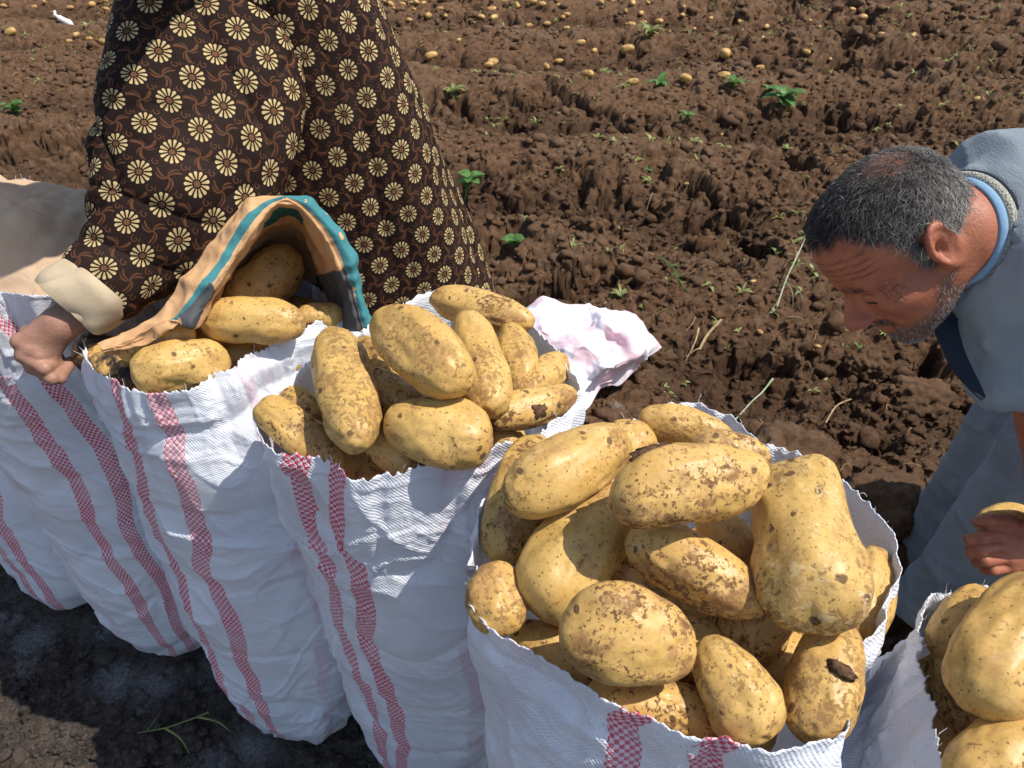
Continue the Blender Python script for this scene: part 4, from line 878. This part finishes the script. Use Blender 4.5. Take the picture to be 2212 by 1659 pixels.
# ---- fabric printed with daisies
def flower_fabric():
    g = G('flower_fabric', .75, .2); u, v, _ = g.xyz(g.co('UV')); S = 1/.0545
    P = g.co('Object'); wx = (g.noise(P, 12, 2)-.5)*.006
    a = (u+wx)*S; b = (v+wx)*S
    lx, ly = a.fr()-.5, b.fr()-.5; r = (lx*lx+ly*ly).sq(); th = ly.at2(lx); m = ((th*(13/(2*math.pi))).fr()-.5).ab()*2.
    prof = ((r-.11)/.215).mx(0.).mn(1.)
    lim = (prof*.30+.39)*((1.-((prof-.62).mx(0.)/.38)**3.).mx(0.)**.5)
    pet = m.lt(lim)*r.gt(.120)*r.lt(.322)
    cen = r.lt(.080); ring = r.lt(.110)*r.gt(.080)
    # scrolls and sprigs at the lattice corners
    cx, cy = (a+.5).fr()-.5, (b+.5).fr()-.5; rc = (cx*cx+cy*cy).sq(); tc = cy.at2(cx)
    par = ((a+.5).fl()+(b+.5).fl())*.5; tw = par.fr().gt(.25)*2.-1.
    lob = ((tc*3.+rc*9.*tw+1.).cos().mx(0.))**.7*.34+.03
    sprig = rc.lt(lob)*(((tc*6.+rc*16.*tw).sin()).gt(-.8)+rc.lt(.07)).mn(1.)
    def arc(ox, oy, R, w_):
        x_, y_ = lx-ox, ly-oy; d = ((x_*x_+y_*y_).sq()-R).ab(); return d.lt(w_)
    def edge(ax, ay, R, w_):
        ex, ey = (a+ax).fr()-.5, (b+ay).fr()-.5; rr = (ex*ex+ey*ey).sq(); t = ey.at2(ex); sp = (rr-(t*.5*.0318+R)).ab(); return sp.lt(w_)*rr.lt(R+.06)
    scr = edge(.5, 0., .060, .014).mx(edge(0., .5, .060, .014)).mx(edge(.36, .12, .035, .014)).mx(edge(.12, .36, .035, .014))
    dots = None
    for (ax, ay) in ((.30, .84), (.78, .22)):
        ex, ey = (a+ax).fr()-.5, (b+ay).fr()-.5; k = (ex*ex+ey*ey).lt(.0012); dots = k if dots is None else dots.mx(k)
    out = r.gt(.375); br = (sprig.mx(scr).mx(dots))*out
    base = g.mix(g.noise(P, 8, 3).ss(.4, .7), (.018, .010, .008), (.026, .015, .012))
    c = g.mix(br*.72, base, (.135, .056, .027)); c = g.mix(ring, c, (.016, .010, .008)); c = g.mix(cen, c, (.130, .058, .030))
    c = g.mix(pet, c, g.mix(prof, (.36, .255, .115), (.52, .40, .20)))
    g.color(c); g.b.inputs['Specular IOR Level'].default_value = .08
    g.bump(g.noise(P, 18, 4, .5, .8)*1.+g.noise(P, 900, 2)*.04, .5, .008); return g.m
FLOW = flower_fabric()
def loft(cent, A, B_, ha, hb, nu, nv, foldf, pw=2.0, ang0=0.):
    """rings about cent with half axes A*ha, B*hb -> surface S[nv,nu], arc-length uv, th"""
    C_ = catmull(cent, nv); Aa = catmull(A, nv); Bb = catmull(B_, nv)
    Aa /= np.linalg.norm(Aa, axis=1)[:, None]; Bb /= np.linalg.norm(Bb, axis=1)[:, None]
    a = catmull(np.array(ha)[:, None]*np.ones((1, 2)), nv)[:, :1]; b = catmull(np.array(hb)[:, None]*np.ones((1, 2)), nv)[:, :1]
    th = np.linspace(0, 2*math.pi, nu)+ang0
    c, s = np.cos(th), np.sin(th); c = np.sign(c)*np.abs(c)**(2/pw); s = np.sign(s)*np.abs(s)**(2/pw)
    S = C_[:, None]+(a*c[None])[..., None]*Aa[:, None]+(b*s[None])[..., None]*Bb[:, None]
    L = np.concatenate([[0], np.cumsum(np.linalg.norm(np.diff(C_, axis=0), axis=1))])
    dS = np.linalg.norm(np.diff(S, axis=1), axis=2); U = np.concatenate([np.zeros((nv, 1)), np.cumsum(dS, 1)], 1)
    mid = U[:, nu//2:nu//2+1]; U = U-mid
    V_ = np.repeat(L[:, None], nu, 1)
    n = gridn(S); S = S+n*foldf(S, U, V_, th)[..., None]
    return S, np.stack([U, V_], -1), th
def ridg(x): return 1-np.abs(x)
def rot_uv(uv, deg, off=(0, 0)):
    a = math.radians(deg); R = np.array([[math.cos(a), -math.sin(a)], [math.sin(a), math.cos(a)]]); return uv@R.T+np.array(off)
def woman():
    root = empty('person', (-.42, 1.46, 0), 'person in a brown robe printed with cream daisies, one hand on a sack rim', 'person')
    g = G('beige_cuff', .85, .15); P = g.co('Object'); g.color(g.mix(g.noise(P, 20, 3).ss(.35, .65), (.42, .33, .215), (.50, .40, .27))); g.bump(g.noise(P, 700, 2)*.3+g.noise(P, 25, 3), .4, .004); CUFF = g.m
    # robe: torso and skirt
    zs = [1.50, 1.42, 1.30, 1.17, 1.02, .86, .65, .40, .03]
    rx = [-.30, -.275, -.232, -.186, -.136, -.084, -.03, .02, .04]; lx = [-.56, -.585, -.60, -.62, -.66, -.70, -.78, -.80, -.82]
    cy = [1.44, 1.46, 1.48, 1.50, 1.52, 1.54, 1.55, 1.55, 1.55]; ry = [.11, .14, .17, .19, .21, .22, .24, .27, .28]
    cent = [((a+b)/2, c, z) for a, b, c, z in zip(rx, lx, cy, zs)]; A = [(1, 0, 0)]*9; Bv = [(0, 1, 0)]*9
    def f1(S, U, V_, th):
        d = .018*(ridg(vn(U*6+V_*1.2, V_*1.0, 0, 301))**3-.3)+.006*(ridg(vn(U*13, V_*2.5+U*2, 0, 302))**3-.3)+.012*vn(U*4, V_*3, 0, 303)
        t = np.exp(-((U+.24+.10*(V_-.4))/.018)**2); return d-.02*t
    S, uv, th = loft(cent, A, Bv, [(a-b)/2 for a, b in zip(rx, lx)], ry, 420, 420, f1, 2.3, math.pi/2)
    nv, nu = S.shape[:2]
    o = mesh_obj('robe', S.reshape(-1, 3), grid_faces(nu, nv)[:, ::-1], FLOW, uv=rot_uv(uv.reshape(-1, 2), 24)); child(o, root)
    # sleeve
    px = [(505, -120, 1.30), (482, 0, 1.28), (463, 110, 1.265), (445, 230, 1.25), (415, 360, 1.23), (345, 480, 1.205), (262, 580, 1.185), (196, 632, 1.17)]
    h = [150, 172, 186, 196, 192, 148, 112, 84]; hb = [.11, .105, .10, .095, .085, .075, .062, .05]
    cent = [PD(*p) for p in px]; view = [nrm(c-CO) for c in cent]; tan = np.gradient(np.array(cent), axis=0)
    A = [nrm(np.cross(t, v)) for t, v in zip(tan, view)]; Bv = [nrm(np.cross(a, t)) for a, t in zip(A, tan)]
    A = [a*(1 if a[0] > 0 else -1) for a in A]; Bv = [b*(1 if b@v > 0 else -1) for b, v in zip(Bv, view)]
    ha = [q*p[2]/FPX for q, p in zip(h, px)]
    def f2(S, U, V_, th):
        t = V_/V_.max()
        d = .011*(ridg(vn(U*6-V_*6, V_*3+U*2, 0, 311))**4-.3)+.010*vn(U*6, V_*5, 0, 313)
        d = d+.007*smooth(.45, .85, t)*(ridg(vn(U*4, V_*13+U*3, 0, 312))**4-.35)+.007*smooth(.3, .6, t)*vn(U*9, V_*15, 0, 315)
        d = d+.004*(ridg(vn(U*12+V_*5, V_*4, 0, 316))**5-.2)
        return d*smooth(1.0, .9, t)
    S, uv, th = loft(cent, A, Bv, ha, hb, 420, 460, f2, 2.2, math.pi/2)
    o = mesh_obj('sleeve', S.reshape(-1, 3), grid_faces(420, 460), FLOW, uv=rot_uv(uv.reshape(-1, 2), -29, (.013, .02))); child(o, root)
    # cuff
    px = [(222, 610, 1.168, 76), (206, 626, 1.166, 88), (180, 644, 1.158, 88), (156, 660, 1.150, 82), (146, 668, 1.148, 76)]
    cent = [PD(*p[:3]) for p in px]; tan = np.gradient(np.array(cent), axis=0); view = [nrm(c-CO) for c in cent]
    A = [nrm(np.cross(t, v)) for t, v in zip(tan, view)]; Bv = [nrm(np.cross(a, t)) for a, t in zip(A, tan)]
    A = [a*(1 if a[0] > 0 else -1) for a in A]; Bv = [b*(1 if b@v > 0 else -1) for b, v in zip(Bv, view)]
    f3 = lambda S, U, V_, th: .008*vn(U*14, V_*12, 0, 321)+.006*ridg(vn(U*18, V_*9+U*5, 0, 322))**4
    S, uv, th = loft(cent, A, Bv, [p[3]*p[2]/FPX for p in px], [.044, .050, .048, .044, .040], 160, 60, f3, 2.2, math.pi/2)
    o = mesh_obj('cuff', S.reshape(-1, 3), grid_faces(160, 60), CUFF); o.modifiers.new('s', 'SOLIDIFY').thickness = .003; child(o, root)
    # body: arm and hand, head, torso (mostly clothed)
    W = PD(128, 702, 1.150); EL = PD(330, 560, 1.21)
    K = [PD(42, 738, 1.135), PD(52, 768, 1.14), PD(72, 792, 1.15), PD(98, 800, 1.162)]
    PIP = [PD(84, 768, 1.140), PD(96, 796, 1.140), PD(112, 818, 1.148), PD(130, 818, 1.158)]
    D_ = [PD(108, 765, 1.170), PD(122, 788, 1.168), PD(138, 800, 1.172), PD(148, 792, 1.180)]
    Tp = [PD(112, 752, 1.186), PD(128, 772, 1.186), PD(142, 784, 1.188), PD(152, 778, 1.192)]
    TH = [PD(95, 712, 1.15), PD(62, 722, 1.16), PD(60, 750, 1.175), PD(85, 765, 1.185)]
    def fh(p):
        d = sd_cone(p, EL, W, .036, .0265)
        for i in range(4):
            d = smin(d, sd_cone(p, W, K[i], .021, .0110), .010); d = smin(d, finger(p, K[i], PIP[i], D_[i], Tp[i], (.0098, .0100, .0094, .0084)[i]), .0018)
            d = smin(d, sd_ell(p, K[i], (.0122,)*3), .004)
        d = smin(d, smin(smin(sd_cone(p, W, TH[0], .018, .017), sd_cone(p, TH[0], TH[1], .016, .0125), .006), finger(p, TH[1], TH[2], TH[3], TH[3], .011), .005), .008)
        return d
    pts = np.array([W]+K+PIP+D_+Tp+TH+[PD(230, 640, 1.18)]); V1, F1 = nets(fh, pts.min(0)-.04, pts.max(0)+.04, .0022)
    HM = frame((-.3, -.75, -.6), (-.1, -.6, .8)); HC = np.array([-.49, 1.14, 1.59]); nk = (np.array([-.455, 1.36, 1.50])-HC)@HM 
    V2, F2 = nets(head_sdf, (-.13, -.11, -.14), (.15, .11, .14), .005); V2 = V2@HM.T+HC
    tr = lambda p: smin(smin(sd_cone(p, (-.48, 1.22, 1.56), (-.45, 1.44, 1.40), .05, .08), sd_cone(p, (-.46, 1.42, 1.34), (-.42, 1.52, .95), .08, .13), .05), smin(sd_cone(p, (-.52, 1.5, .9), (-.55, 1.5, .05), .09, .045), sd_cone(p, (-.32, 1.5, .9), (-.30, 1.5, .05), .09, .045), .03), .05)
    V3, F3 = nets(tr, (-.75, 1.05, -.02), (-.1, 1.75, 1.8), .014)
    V, F = merge([(V1, F1), (V2, F2), (V3, F3)]); z = np.zeros(len(V))
    o = mesh_obj('body', V, F, SKINW, cols=dict(red=z, hair=z, wrinkle=z)); child(o, root)
    sv = lambda p: smax(smin(sd_ell(p, (-.015, 0, .035), (.118, .094, .112)), sd_cone(p, (-.04, 0, -.02), nk, .080, .085), .05), -sd_ell(p, (.10, 0, -.02), (.06, .056, .085)), .01)
    V, F = nets(sv, (-.34, -.24, -.36), (.16, .22, .20), .008); g = G('headscarf_cloth', .8); g.color((.06, .045, .04)); child(mesh_obj('headscarf', V@HM.T+HC, F, g.m), root)
woman()
def man():
    UP = nrm(CV(-.765, .585, .285)); M = frame(CV(-.634, -.70, -.31), UP); L = M[:, 1]; HS = .965
    HC = CO+CV(.5080, .1880, -.9945)
    to = lambda q: q@M.T*HS+HC
    rc = PD(2052, 505, .985); ra = CV(.16, -1, 0)*.070; rb = CV(.42, .08, .90)*.070; rn = nrm(np.cross(ra, rb)); rn = rn*(1 if rn[0] > 0 else -1)
    root = empty('person', (1.12, 1.15, 0), 'grey-haired bearded man in a blue-grey robe bending down at the right', 'person')
    NB = rc+rn*.05                                                  # base of neck
    nb = (NB-HC)@M/HS; nm = (rc-HC)@M/HS
    def fh(p):
        d = head_sdf(p)
        n = smin(sd_cone(p, (-.028, 0, -.02), nm, .056, .060), sd_cone(p, nm, nb, .060, .062), .02); d = smin(d, n, .022)
        d = d+.0012*np.sin(p[:, 2]*420)*smooth(.03, .0, np.abs(p[:, 0]+.055))*smooth(.02, -.04, p[:, 2])*0
        return d
    V, F = nets(fh, (-.22, -.20, -.26), (.15, .16, .15), .0026)
    x, y, z = V.T; ay = np.abs(y)
    # hair region in head space
    hl = np.interp(x, [-.12, -.045, -.02, .004, .012, .022, .045, .06, .09], [-.020, -.022, .000, -.030, -.020, .044, .076, .094, .088])
    hl = hl-.018*smooth(.045, .0, ay)*0
    hl = np.where((x > -.032) & (x < .002) & (ay > .06), .036, hl)
    hair = smooth(-.005, .006, z-hl+.005*vn(x*90, y*90, z*90, 5))
    hair *= (ay < .0845) | (z > .04)
    hair *= smooth(.012, .004, sd_ell(V, (-.006, 0, .036), (.087, .073, .083))*(x < .03))
    bald = smooth(.055, .02, np.sqrt((x+.045)**2+(y-.012)**2+(z-.118)**2))
    bd = smooth(-.028, -.045, z+.25*(x-.0)*0)*smooth(.004, .02, x+.012)*smooth(.03, .04, np.sqrt((x-.062)**2+(ay-.040)**2+(z+.030)**2))
    mouth = smooth(.012, .006, np.abs(z+.0775))*smooth(.026, .02, ay)*(x > .08)
    must = smooth(.012, .006, np.abs(z+.064))*smooth(.036, .026, ay)*(x > .082)
    bd = np.maximum(bd*smooth(-.066, -.080, z-.22*(.06-x)), must)*(1-mouth)
    jaw = smooth(.030, .018, np.sqrt(np.clip((x-(.010-(z+.05)*-.6))**2, 0, 1)))*0
    side = smooth(-.034, -.046, z)*smooth(.016, .006, np.abs(x-(.004+np.clip(-.04-z, 0, 1)*.85)))*(ay > .03)*(z > -.125)
    bd = np.clip(np.maximum(bd, side), 0, 1)*(z < -.018)*(nb is not None)*smooth(-.135, -.125, z)
    wr = smooth(.0016, .0, np.abs(((z-.030+.10*(ay-.02)**2*20+.0015*vn(x*60, y*60, 0, 3)) % .0105)-.005))*smooth(.022, .03, z)*smooth(.072, .062, z)*(x > .055)
    wr = np.maximum(wr, smooth(.0014, 0, np.abs(((np.arctan2(z+.006, x-.060)*.03) % .008)-.004))*smooth(.020, .012, np.sqrt((x-.066)**2+(z+.006)**2))*(ay > .045)*(x < .074))
    wr = np.maximum(wr, .9*smooth(.0014, 0, np.abs(z-.003+20*(ay-.032)**2))*(ay > .018)*(ay < .048)*(x > .07)); wr = np.maximum(wr, .8*smooth(.0014, 0, np.abs(z+.024+.3*(ay-.03)))*(ay > .016)*(ay < .044)*(x > .07)); wr = np.maximum(wr, .8*smooth(.0018, 0, np.abs(ay-.020-.35*(-.035-z)))*(z < -.035)*(z > -.078)*(x > .07)); wr = np.maximum(wr, .8*smooth(.0016, 0, np.abs(((x*.6+z*.8+.002*vn(x*50, y*50, z*50, 8)) % .011)-.0055))*(x < -.03)*(z < -.0)*(sd_cone(V, (-.028, 0, -.02), nb, .055, .06) < .008))
    red = np.clip(smooth(.03, .015, np.sqrt((x-.118)**2+y*y+(z+.04)**2))+.5*smooth(.03, .0, np.sqrt((x-.066)**2+(ay-.045)**2+(z+.03)**2))+.5*(ay > .083), 0, 1)
    Wd = to(V)
    # far hand, near hand holding a potato, torso, legs
    W = PD(2262, 1180, 1.345); EL = PD(2275, 950, 1.16)
    K = [PD(2170, 1150, 1.330), PD(2172, 1178, 1.325), PD(2176, 1204, 1.328), PD(2184, 1226, 1.336)]
    A = [PD(2122, 1160, 1.310), PD(2120, 1188, 1.306), PD(2128, 1212, 1.312), PD(2145, 1232, 1.322)]
    B_ = [PD(2098, 1168, 1.322), PD(2100, 1196, 1.322), PD(2112, 1216, 1.330), PD(2128, 1230, 1.336)]
    Tp = [PD(2090, 1162, 1.340), PD(2094, 1186, 1.342), PD(2108, 1200, 1.350), PD(2124, 1216, 1.352)]
    TH = [PD(2215, 1150, 1.335), PD(2180, 1128, 1.325), PD(2140, 1125, 1.315), PD(2112, 1128, 1.325)]
    def fa(p):
        d = sd_cone(p, EL, W, .040, .030)
        for i in range(4):
            d = smin(d, sd_cone(p, W, K[i], .022, .0145), .018); d = smin(d, finger(p, K[i], A[i], B_[i], Tp[i], (.0105, .0108, .0102, .0092)[i]), .003)
        return smin(d, smin(sd_cone(p, W, TH[0], .02, .018), finger(p, TH[0], TH[1], TH[2], TH[3], .0125), .008), .008)
    pts = np.array([W, EL]+K+A+B_+Tp+TH); V1, F1 = nets(fa, pts.min(0)-.045, pts.max(0)+.045, .0026)
    SH = PD(2225, 560, 1.02); HIP = np.array([1.24, 1.22, .95])
    def ft(p):
        d = smin(sd_cone(p, NB+rn*.05, HIP, .045, .13), sd_cone(p, SH, EL, .055, .045), .04)
        for s in (-1, 1): d = smin(d, smin(sd_cone(p, HIP+[0, s*.08, 0], HIP+[-.04, s*.12, -.45], .085, .06), sd_cone(p, HIP+[-.04, s*.12, -.45], HIP+[0, s*.12, -.92], .058, .04), .03), .04)
        return d
    V2, F2 = nets(ft, (.5, .7, 0), (1.45, 1.6, 1.4), .014)
    Vb, Fb = merge([(Wd, F), (V1, F1), (V2, F2)]); ex = np.zeros(len(V1)+len(V2))
    body = mesh_obj('body', Vb, Fb, SKIN, cols=dict(red=np.concatenate([red, ex+.25]), hair=np.concatenate([np.clip(hair*(.93-.5*bald)+bd*.45, 0, 1), ex]), wrinkle=np.concatenate([wr, ex])))
    child(body, root)
    N = vnormals(V, F)
    # hair strands
    g = G('grey_hair', .45, .5); g.color(g.attr('tone', 'Color')); HAIR = g.m
    R = np.random.default_rng(11)
    fc = V[F].mean(1); fn = np.cross(V[F[:, 1]]-V[F[:, 0]], V[F[:, 2]]-V[F[:, 0]]); ar = np.linalg.norm(fn, axis=1); fn = N[F].mean(1)
    def strands(w_, n, L0, L1, rad, flow, curl, grey, name, lift=.9):
        pr = w_[F].mean(1)*ar; pr /= pr.sum(); k = R.choice(len(F), n, p=pr); lam = R.dirichlet([1]*4, n)
        b = (V[F[k]]*lam[..., None]).sum(1); nn = fn[k]; nn /= np.linalg.norm(nn, axis=1)[:, None]
        fl = flow(b)+R.normal(0, .45, (n, 3)); fl = fl-nn*(fl*nn).sum(1)[:, None]; fl /= np.linalg.norm(fl, axis=1)[:, None]+1e-9; sd = np.cross(nn, fl)
        L_ = R.uniform(L0, L1, n); ns = 6; t = np.linspace(0, 1, ns); ph = R.uniform(0, 6.28, n); cu = R.uniform(.4, 1.2, n)*curl
        base = b-nn*.001
        P = base[:, None]+L_[:, None, None]*(nn[:, None]*(lift*(t-.45*t*t))[None, :, None]+fl[:, None]*(t**1.3*.9)[None, :, None]+sd[:, None]*(np.sin(t[None]*5+ph[:, None])*cu[:, None])[..., None]-sd[:, None]*(np.sin(ph)*cu)[:, None, None])
        rd = (rad*R.uniform(.7, 1.25, n))[:, None]*(1-.65*t)[None]; T_ = np.gradient(P, axis=1); T_ /= np.linalg.norm(T_, axis=2)[..., None]
        A_ = np.cross(T_, nn[:, None]+.01); A_ /= np.linalg.norm(A_, axis=2)[..., None]+1e-9; Bq = np.cross(T_, A_)
        ring = [A_*math.cos(q)+Bq*math.sin(q) for q in (0, 2.094, 4.189)]
        VV = np.stack([P+rd[..., None]*q for q in ring], 2).reshape(-1, 3)
        f = grid_faces(3, ns, True); FF = (f[None]+(np.arange(n)*ns*3)[:, None, None]).reshape(-1, 4)
        tone = np.clip(grey(b)+R.normal(0, .30, n), 0, 1)**1.8; col = np.array([.018, .015, .014])+tone[:, None]*np.array([.50, .47, .43])
        o = mesh_obj(name, to(VV), FF, HAIR, cols=dict(tone=np.repeat(col, ns*3, 0))); child(o, root); return o
    flow = lambda b: np.stack([.9+0*b[:, 0], .5*np.sign(b[:, 1]+1e-6)*smooth(.0, .06, np.abs(b[:, 1])), -.7*smooth(.02, .07, np.abs(b[:, 1]))], 1)
    grey = lambda b: np.clip(.26-.18*smooth(.02, .09, b[:, 0])+.32*smooth(.09, .0, b[:, 2])+.12*smooth(-.02, -.08, b[:, 0]), 0, 1)
    strands(hair*(1-.72*bald), 15000, .008, .016, .00034, flow, .22, grey, 'hair')
    fb = lambda b: np.stack([.5+0*b[:, 0], 0*b[:, 0], -1+0*b[:, 0]], 1)
    strands(bd, 4600, .003, .008, .00030, fb, .15, lambda b: .54-.35*smooth(.07, .09, b[:, 0])*smooth(-.075, -.062, b[:, 2]), 'beard')
    eb = smooth(.007, .003, np.abs(z-(.017-.10*np.abs(ay-.028)))) * (ay > .012)*(ay < .050)*(x > .062)
    strands(eb, 420, .005, .009, .00028, lambda b: np.stack([-.3+0*b[:, 0], np.sign(b[:, 1]), .1+0*b[:, 0]], 1), .1, lambda b: .22+0*b[:, 0], 'eyebrow', .35)
    # lashes / lid line
    g = G('eyelash', .6); g.color((.02, .015, .012)); pr = []
    for s in (-1, 1):
        q = np.array([[.0905-.9*(a-.0325)**2*60*.35, s*a, -.0145-.0*(a)] for a in np.linspace(.018, .049, 9)])
        for it in range(14):
            dd = fh(q); gr_ = np.stack([(fh(q+np.eye(3)[k]*1e-4)-dd)/1e-4 for k in range(3)], 1); q = q-gr_*(dd-.0002)[:, None]*.8
        Vl, Fl = tube(to(q), [.0010, .0024, .0010], 6, 16); child(mesh_obj('eyelid_line', Vl, Fl, g.m), root)
    # ---- robe
    g = G('blue_grey_cotton', .8, .2); P = g.co('Object'); c = g.mix(g.noise(P, 5, 4).ss(.35, .65), (.210, .245, .272), (.265, .300, .322)); c = g.mix(g.noise(P, 17, 5, .65).ss(.55, .75)*.3, c, (.34, .37, .385))
    xx, yy, zz = g.xyz(P); th = g.noise(g.vec(xx*3., yy*3., zz*60.), 22, 2)*.15+g.noise(g.vec(xx*60., yy*3., zz*3.), 22, 2)*.15
    g.color(c); g.bump(g.noise(P, 10, 4, .5, 1.)*1.1+th, .6, .012); ROBE = g.m
    T1 = PD(2200, 462, 1.06); T2 = np.array([1.08, 1.12, 1.10]); HP = np.array([1.24, 1.22, .98])
    S1 = PD(2225, 560, .985); S2 = PD(2205, 800, 1.045)
    C1 = PD(2150, 600, 1.03); C2 = PD(2192, 800, 1.09)
    nd = nrm(NB-HC)
    def fr(p):
        d = sd_cone(p, T1, T2, .112, .16); d = smin(d, sd_cone(p, T2, HP, .16, .19), .08)
        d = smin(d, sd_cone(p, S1, S2, .080, .062), .05); d = smin(d, sd_cone(p, C1, C2, .058, .058), .05)
        d = smin(d, sd_cone(p, rc+rn*.06, rc+rn*.12, .072, .095), .04); d = smin(d, sd_cone(p, PD(2095, 690, 1.065), PD(2160, 805, 1.08), .038, .040), .02); d = smax(d, -sd_cone(p, PD(2030, 680, 1.0), PD(2092, 790, 1.03), .030, .020), .012)
        d = smin(d, sd_cone(p, HP, (1.24, 1.2, .06), .20, .25), .08)
        d = smin(d, sd_cone(p, (1.12, 1.10, .72), (1.14, 1.12, .05), .11, .18), .07)
        d = d+.014*(np.abs(vn(p[:, 0]*9+p[:, 2]*3, p[:, 1]*9, p[:, 2]*5, 401))-.3)+.016*(np.abs(vn(p[:, 0]*11-p[:, 2]*5, p[:, 1]*4, p[:, 2]*3.5, 405))-.3)*.7+.009*vn(p[:, 0]*5, p[:, 1]*5, p[:, 2]*5, 402)
        low = smooth(.8, .6, p[:, 2])*smooth(.86, .95, p[:, 0]); d = d+low*.030*np.sin(np.arctan2(p[:, 1]-1.2, p[:, 0]-1.24)*9+vn(p[:, 0]*3, p[:, 1]*3, p[:, 2]*2, 403)*3)
        d = smax(d, -sd_cone(p, rc-rn*.08, rc+rn*.04, .082, .0665), .006)

        d = smax(d, -sd_cone(p, S2+(S2-S1)*.05, S2+(S2-S1), .030, .034), .006)
        d = smax(d, -(p[:, 2]-.015), .005)
        return d
    Vr, Fr = nets(fr, (.5, .60, 0), (1.5, 1.6, 1.42), .0085)
    Nn = vnormals(Vr, Fr); Vr = Vr+Nn*(.006*ridg(vn(Vr[:, 0]*16+Vr[:, 2]*6, Vr[:, 1]*16, Vr[:, 2]*7, 410))**5+.004*ridg(vn(Vr[:, 0]*9-Vr[:, 2]*12, Vr[:, 1]*9, Vr[:, 2]*20, 411))**6-.002)[:, None]
    o = mesh_obj('robe', Vr, Fr, ROBE); m = o.modifiers.new('s', 'SUBSURF'); m.levels = m.render_levels = 1; child(o, root)
    # undershirt collar, embroidered trim, robe edge
    def band(C_, U_, W_, width, mat, name, thick=.004, zig=0):
        n = len(C_); Ks = np.linspace(-1, 1, 7)
        S = np.stack([C_+W_*width*k+U_*thick*(1-k*k) for k in Ks], 0)
        if zig: S[0] += W_*(.0022*((np.arange(n) % 3) == 0))[:, None]*-1
        child(sheet(name, S, mat, thick=.0015), root)
    def ring(rad, sh, width, mat, name, flare=.25, thick=.004, zig=0, t0=-.7, t1=3.9, n=120):
        t = np.linspace(t0, t1, n); k = rad/.070; D_ = np.cos(t)[:, None]*nrm(ra)+np.sin(t)[:, None]*nrm(rb)
        C_ = rc+rn*sh+np.cos(t)[:, None]*ra*k+np.sin(t)[:, None]*rb*k
        W_ = rn*(1-flare)+D_*flare; W_ /= np.linalg.norm(W_, axis=1)[:, None]; U_ = np.cross(np.gradient(C_, axis=0), W_); U_ /= np.linalg.norm(U_, axis=1)[:, None]
        U_ *= np.sign((U_*D_).sum(1))[:, None]; band(C_, U_, W_, width, mat, name, thick, zig)
    gs = G('light_blue_shirt', .8); gs.color((.20, .33, .47)); gs.bump(gs.noise(gs.pos(), 60, 3), .4, .003)
    ring(.0640, .006, .0075, gs.m, 'shirt_collar', .15)
    gt = G('cream_trim', .9); gp = gt.pos(); gt.color(gt.mix(gt.voro(gp, 420).ss(.2, .6), (.55, .52, .40), (.28, .28, .24))); gt.bump(gt.voro(gp, 420), .8, .002)
    ring(.0700, .014, .0065, gt.m, 'collar_trim', .45)
    gk = G('dark_stitching', .9); gk.color((.015, .02, .03))
    ring(.0745, .021, .0020, gk.m, 'edge_stitching', .5, .002, 1)
    def march(uv, d0=.86, n=60):
        R_ = np.array([ray(u, v) for u, v in uv]); d_ = np.full(len(R_), d0)
        for it in range(n): d_ = d_+np.maximum(fr(CO+R_*d_[:, None]), .0005)*.7
        return d_
    pp = []
    for (u, v) in [(2122, 628), (2100, 655), (2072, 690), (2078, 728), (2096, 770), (2110, 800)]:
        d_ = march([(u, v)])[0]
        if d_ < 1.15: pp.append(PD(u, v, d_-.006))
    if len(pp) > 2:
        C_ = catmull(pp, 70); T_ = np.gradient(C_, axis=0); vw = np.array([nrm(CO-c_) for c_ in C_]); W_ = np.cross(T_, vw); W_ /= np.linalg.norm(W_, axis=1)[:, None]; band(C_, vw, W_, .0022, gk.m, 'front_stitching', .002, 1)
    for sp in ([(2120, 372), (2160, 392), (2190, 430), (2204, 480), (2200, 540), (2178, 590)], [(2140, 640), (2150, 700), (2168, 760), (2190, 812)]):
        uv = catmull(np.array(sp, float), 60); dd = march(uv); C_ = np.array([PD(u, v, q-.0035) for (u, v), q in zip(uv, dd)])
        T_ = np.gradient(C_, axis=0); vw = np.array([nrm(CO-c_) for c_ in C_]); W_ = np.cross(T_, vw); W_ /= np.linalg.norm(W_, axis=1)[:, None]; band(C_, vw, W_, .0022, ROBE, 'seam', .0016)
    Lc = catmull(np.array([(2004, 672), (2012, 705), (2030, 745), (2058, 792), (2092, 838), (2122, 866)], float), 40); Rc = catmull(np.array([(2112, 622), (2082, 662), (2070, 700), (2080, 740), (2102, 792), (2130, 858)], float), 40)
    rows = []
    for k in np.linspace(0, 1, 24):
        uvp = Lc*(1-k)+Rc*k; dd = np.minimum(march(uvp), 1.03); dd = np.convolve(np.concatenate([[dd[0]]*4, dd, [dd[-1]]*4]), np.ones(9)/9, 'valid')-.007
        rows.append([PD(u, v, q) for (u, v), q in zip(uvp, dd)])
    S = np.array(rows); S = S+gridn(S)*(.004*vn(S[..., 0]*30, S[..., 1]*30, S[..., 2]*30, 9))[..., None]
    gl = G('dark_opening_shade', .9, .1); gl.color((.022, .028, .038)); gl.bump(gl.noise(gl.pos(), 30, 3), .5, .006); child(sheet('opening_shade', S, gl.m, thick=.003), root)  # added near-black sheet standing in for shade inside the robe's front opening
    potato((2112, 1135), (2225, 1110), 66, .60, .60, 71, "potato gripped in the man's hand in front of his robe", 'potatoes in the man\'s hand', mat=PM, sub=4)
    potato((2110, 1190), (2150, 1205), 36, .56, .56, 72, "tiny potato peeping out below the man's curled fingers", 'potatoes in the man\'s hand', mat=PM, sub=4)
man()
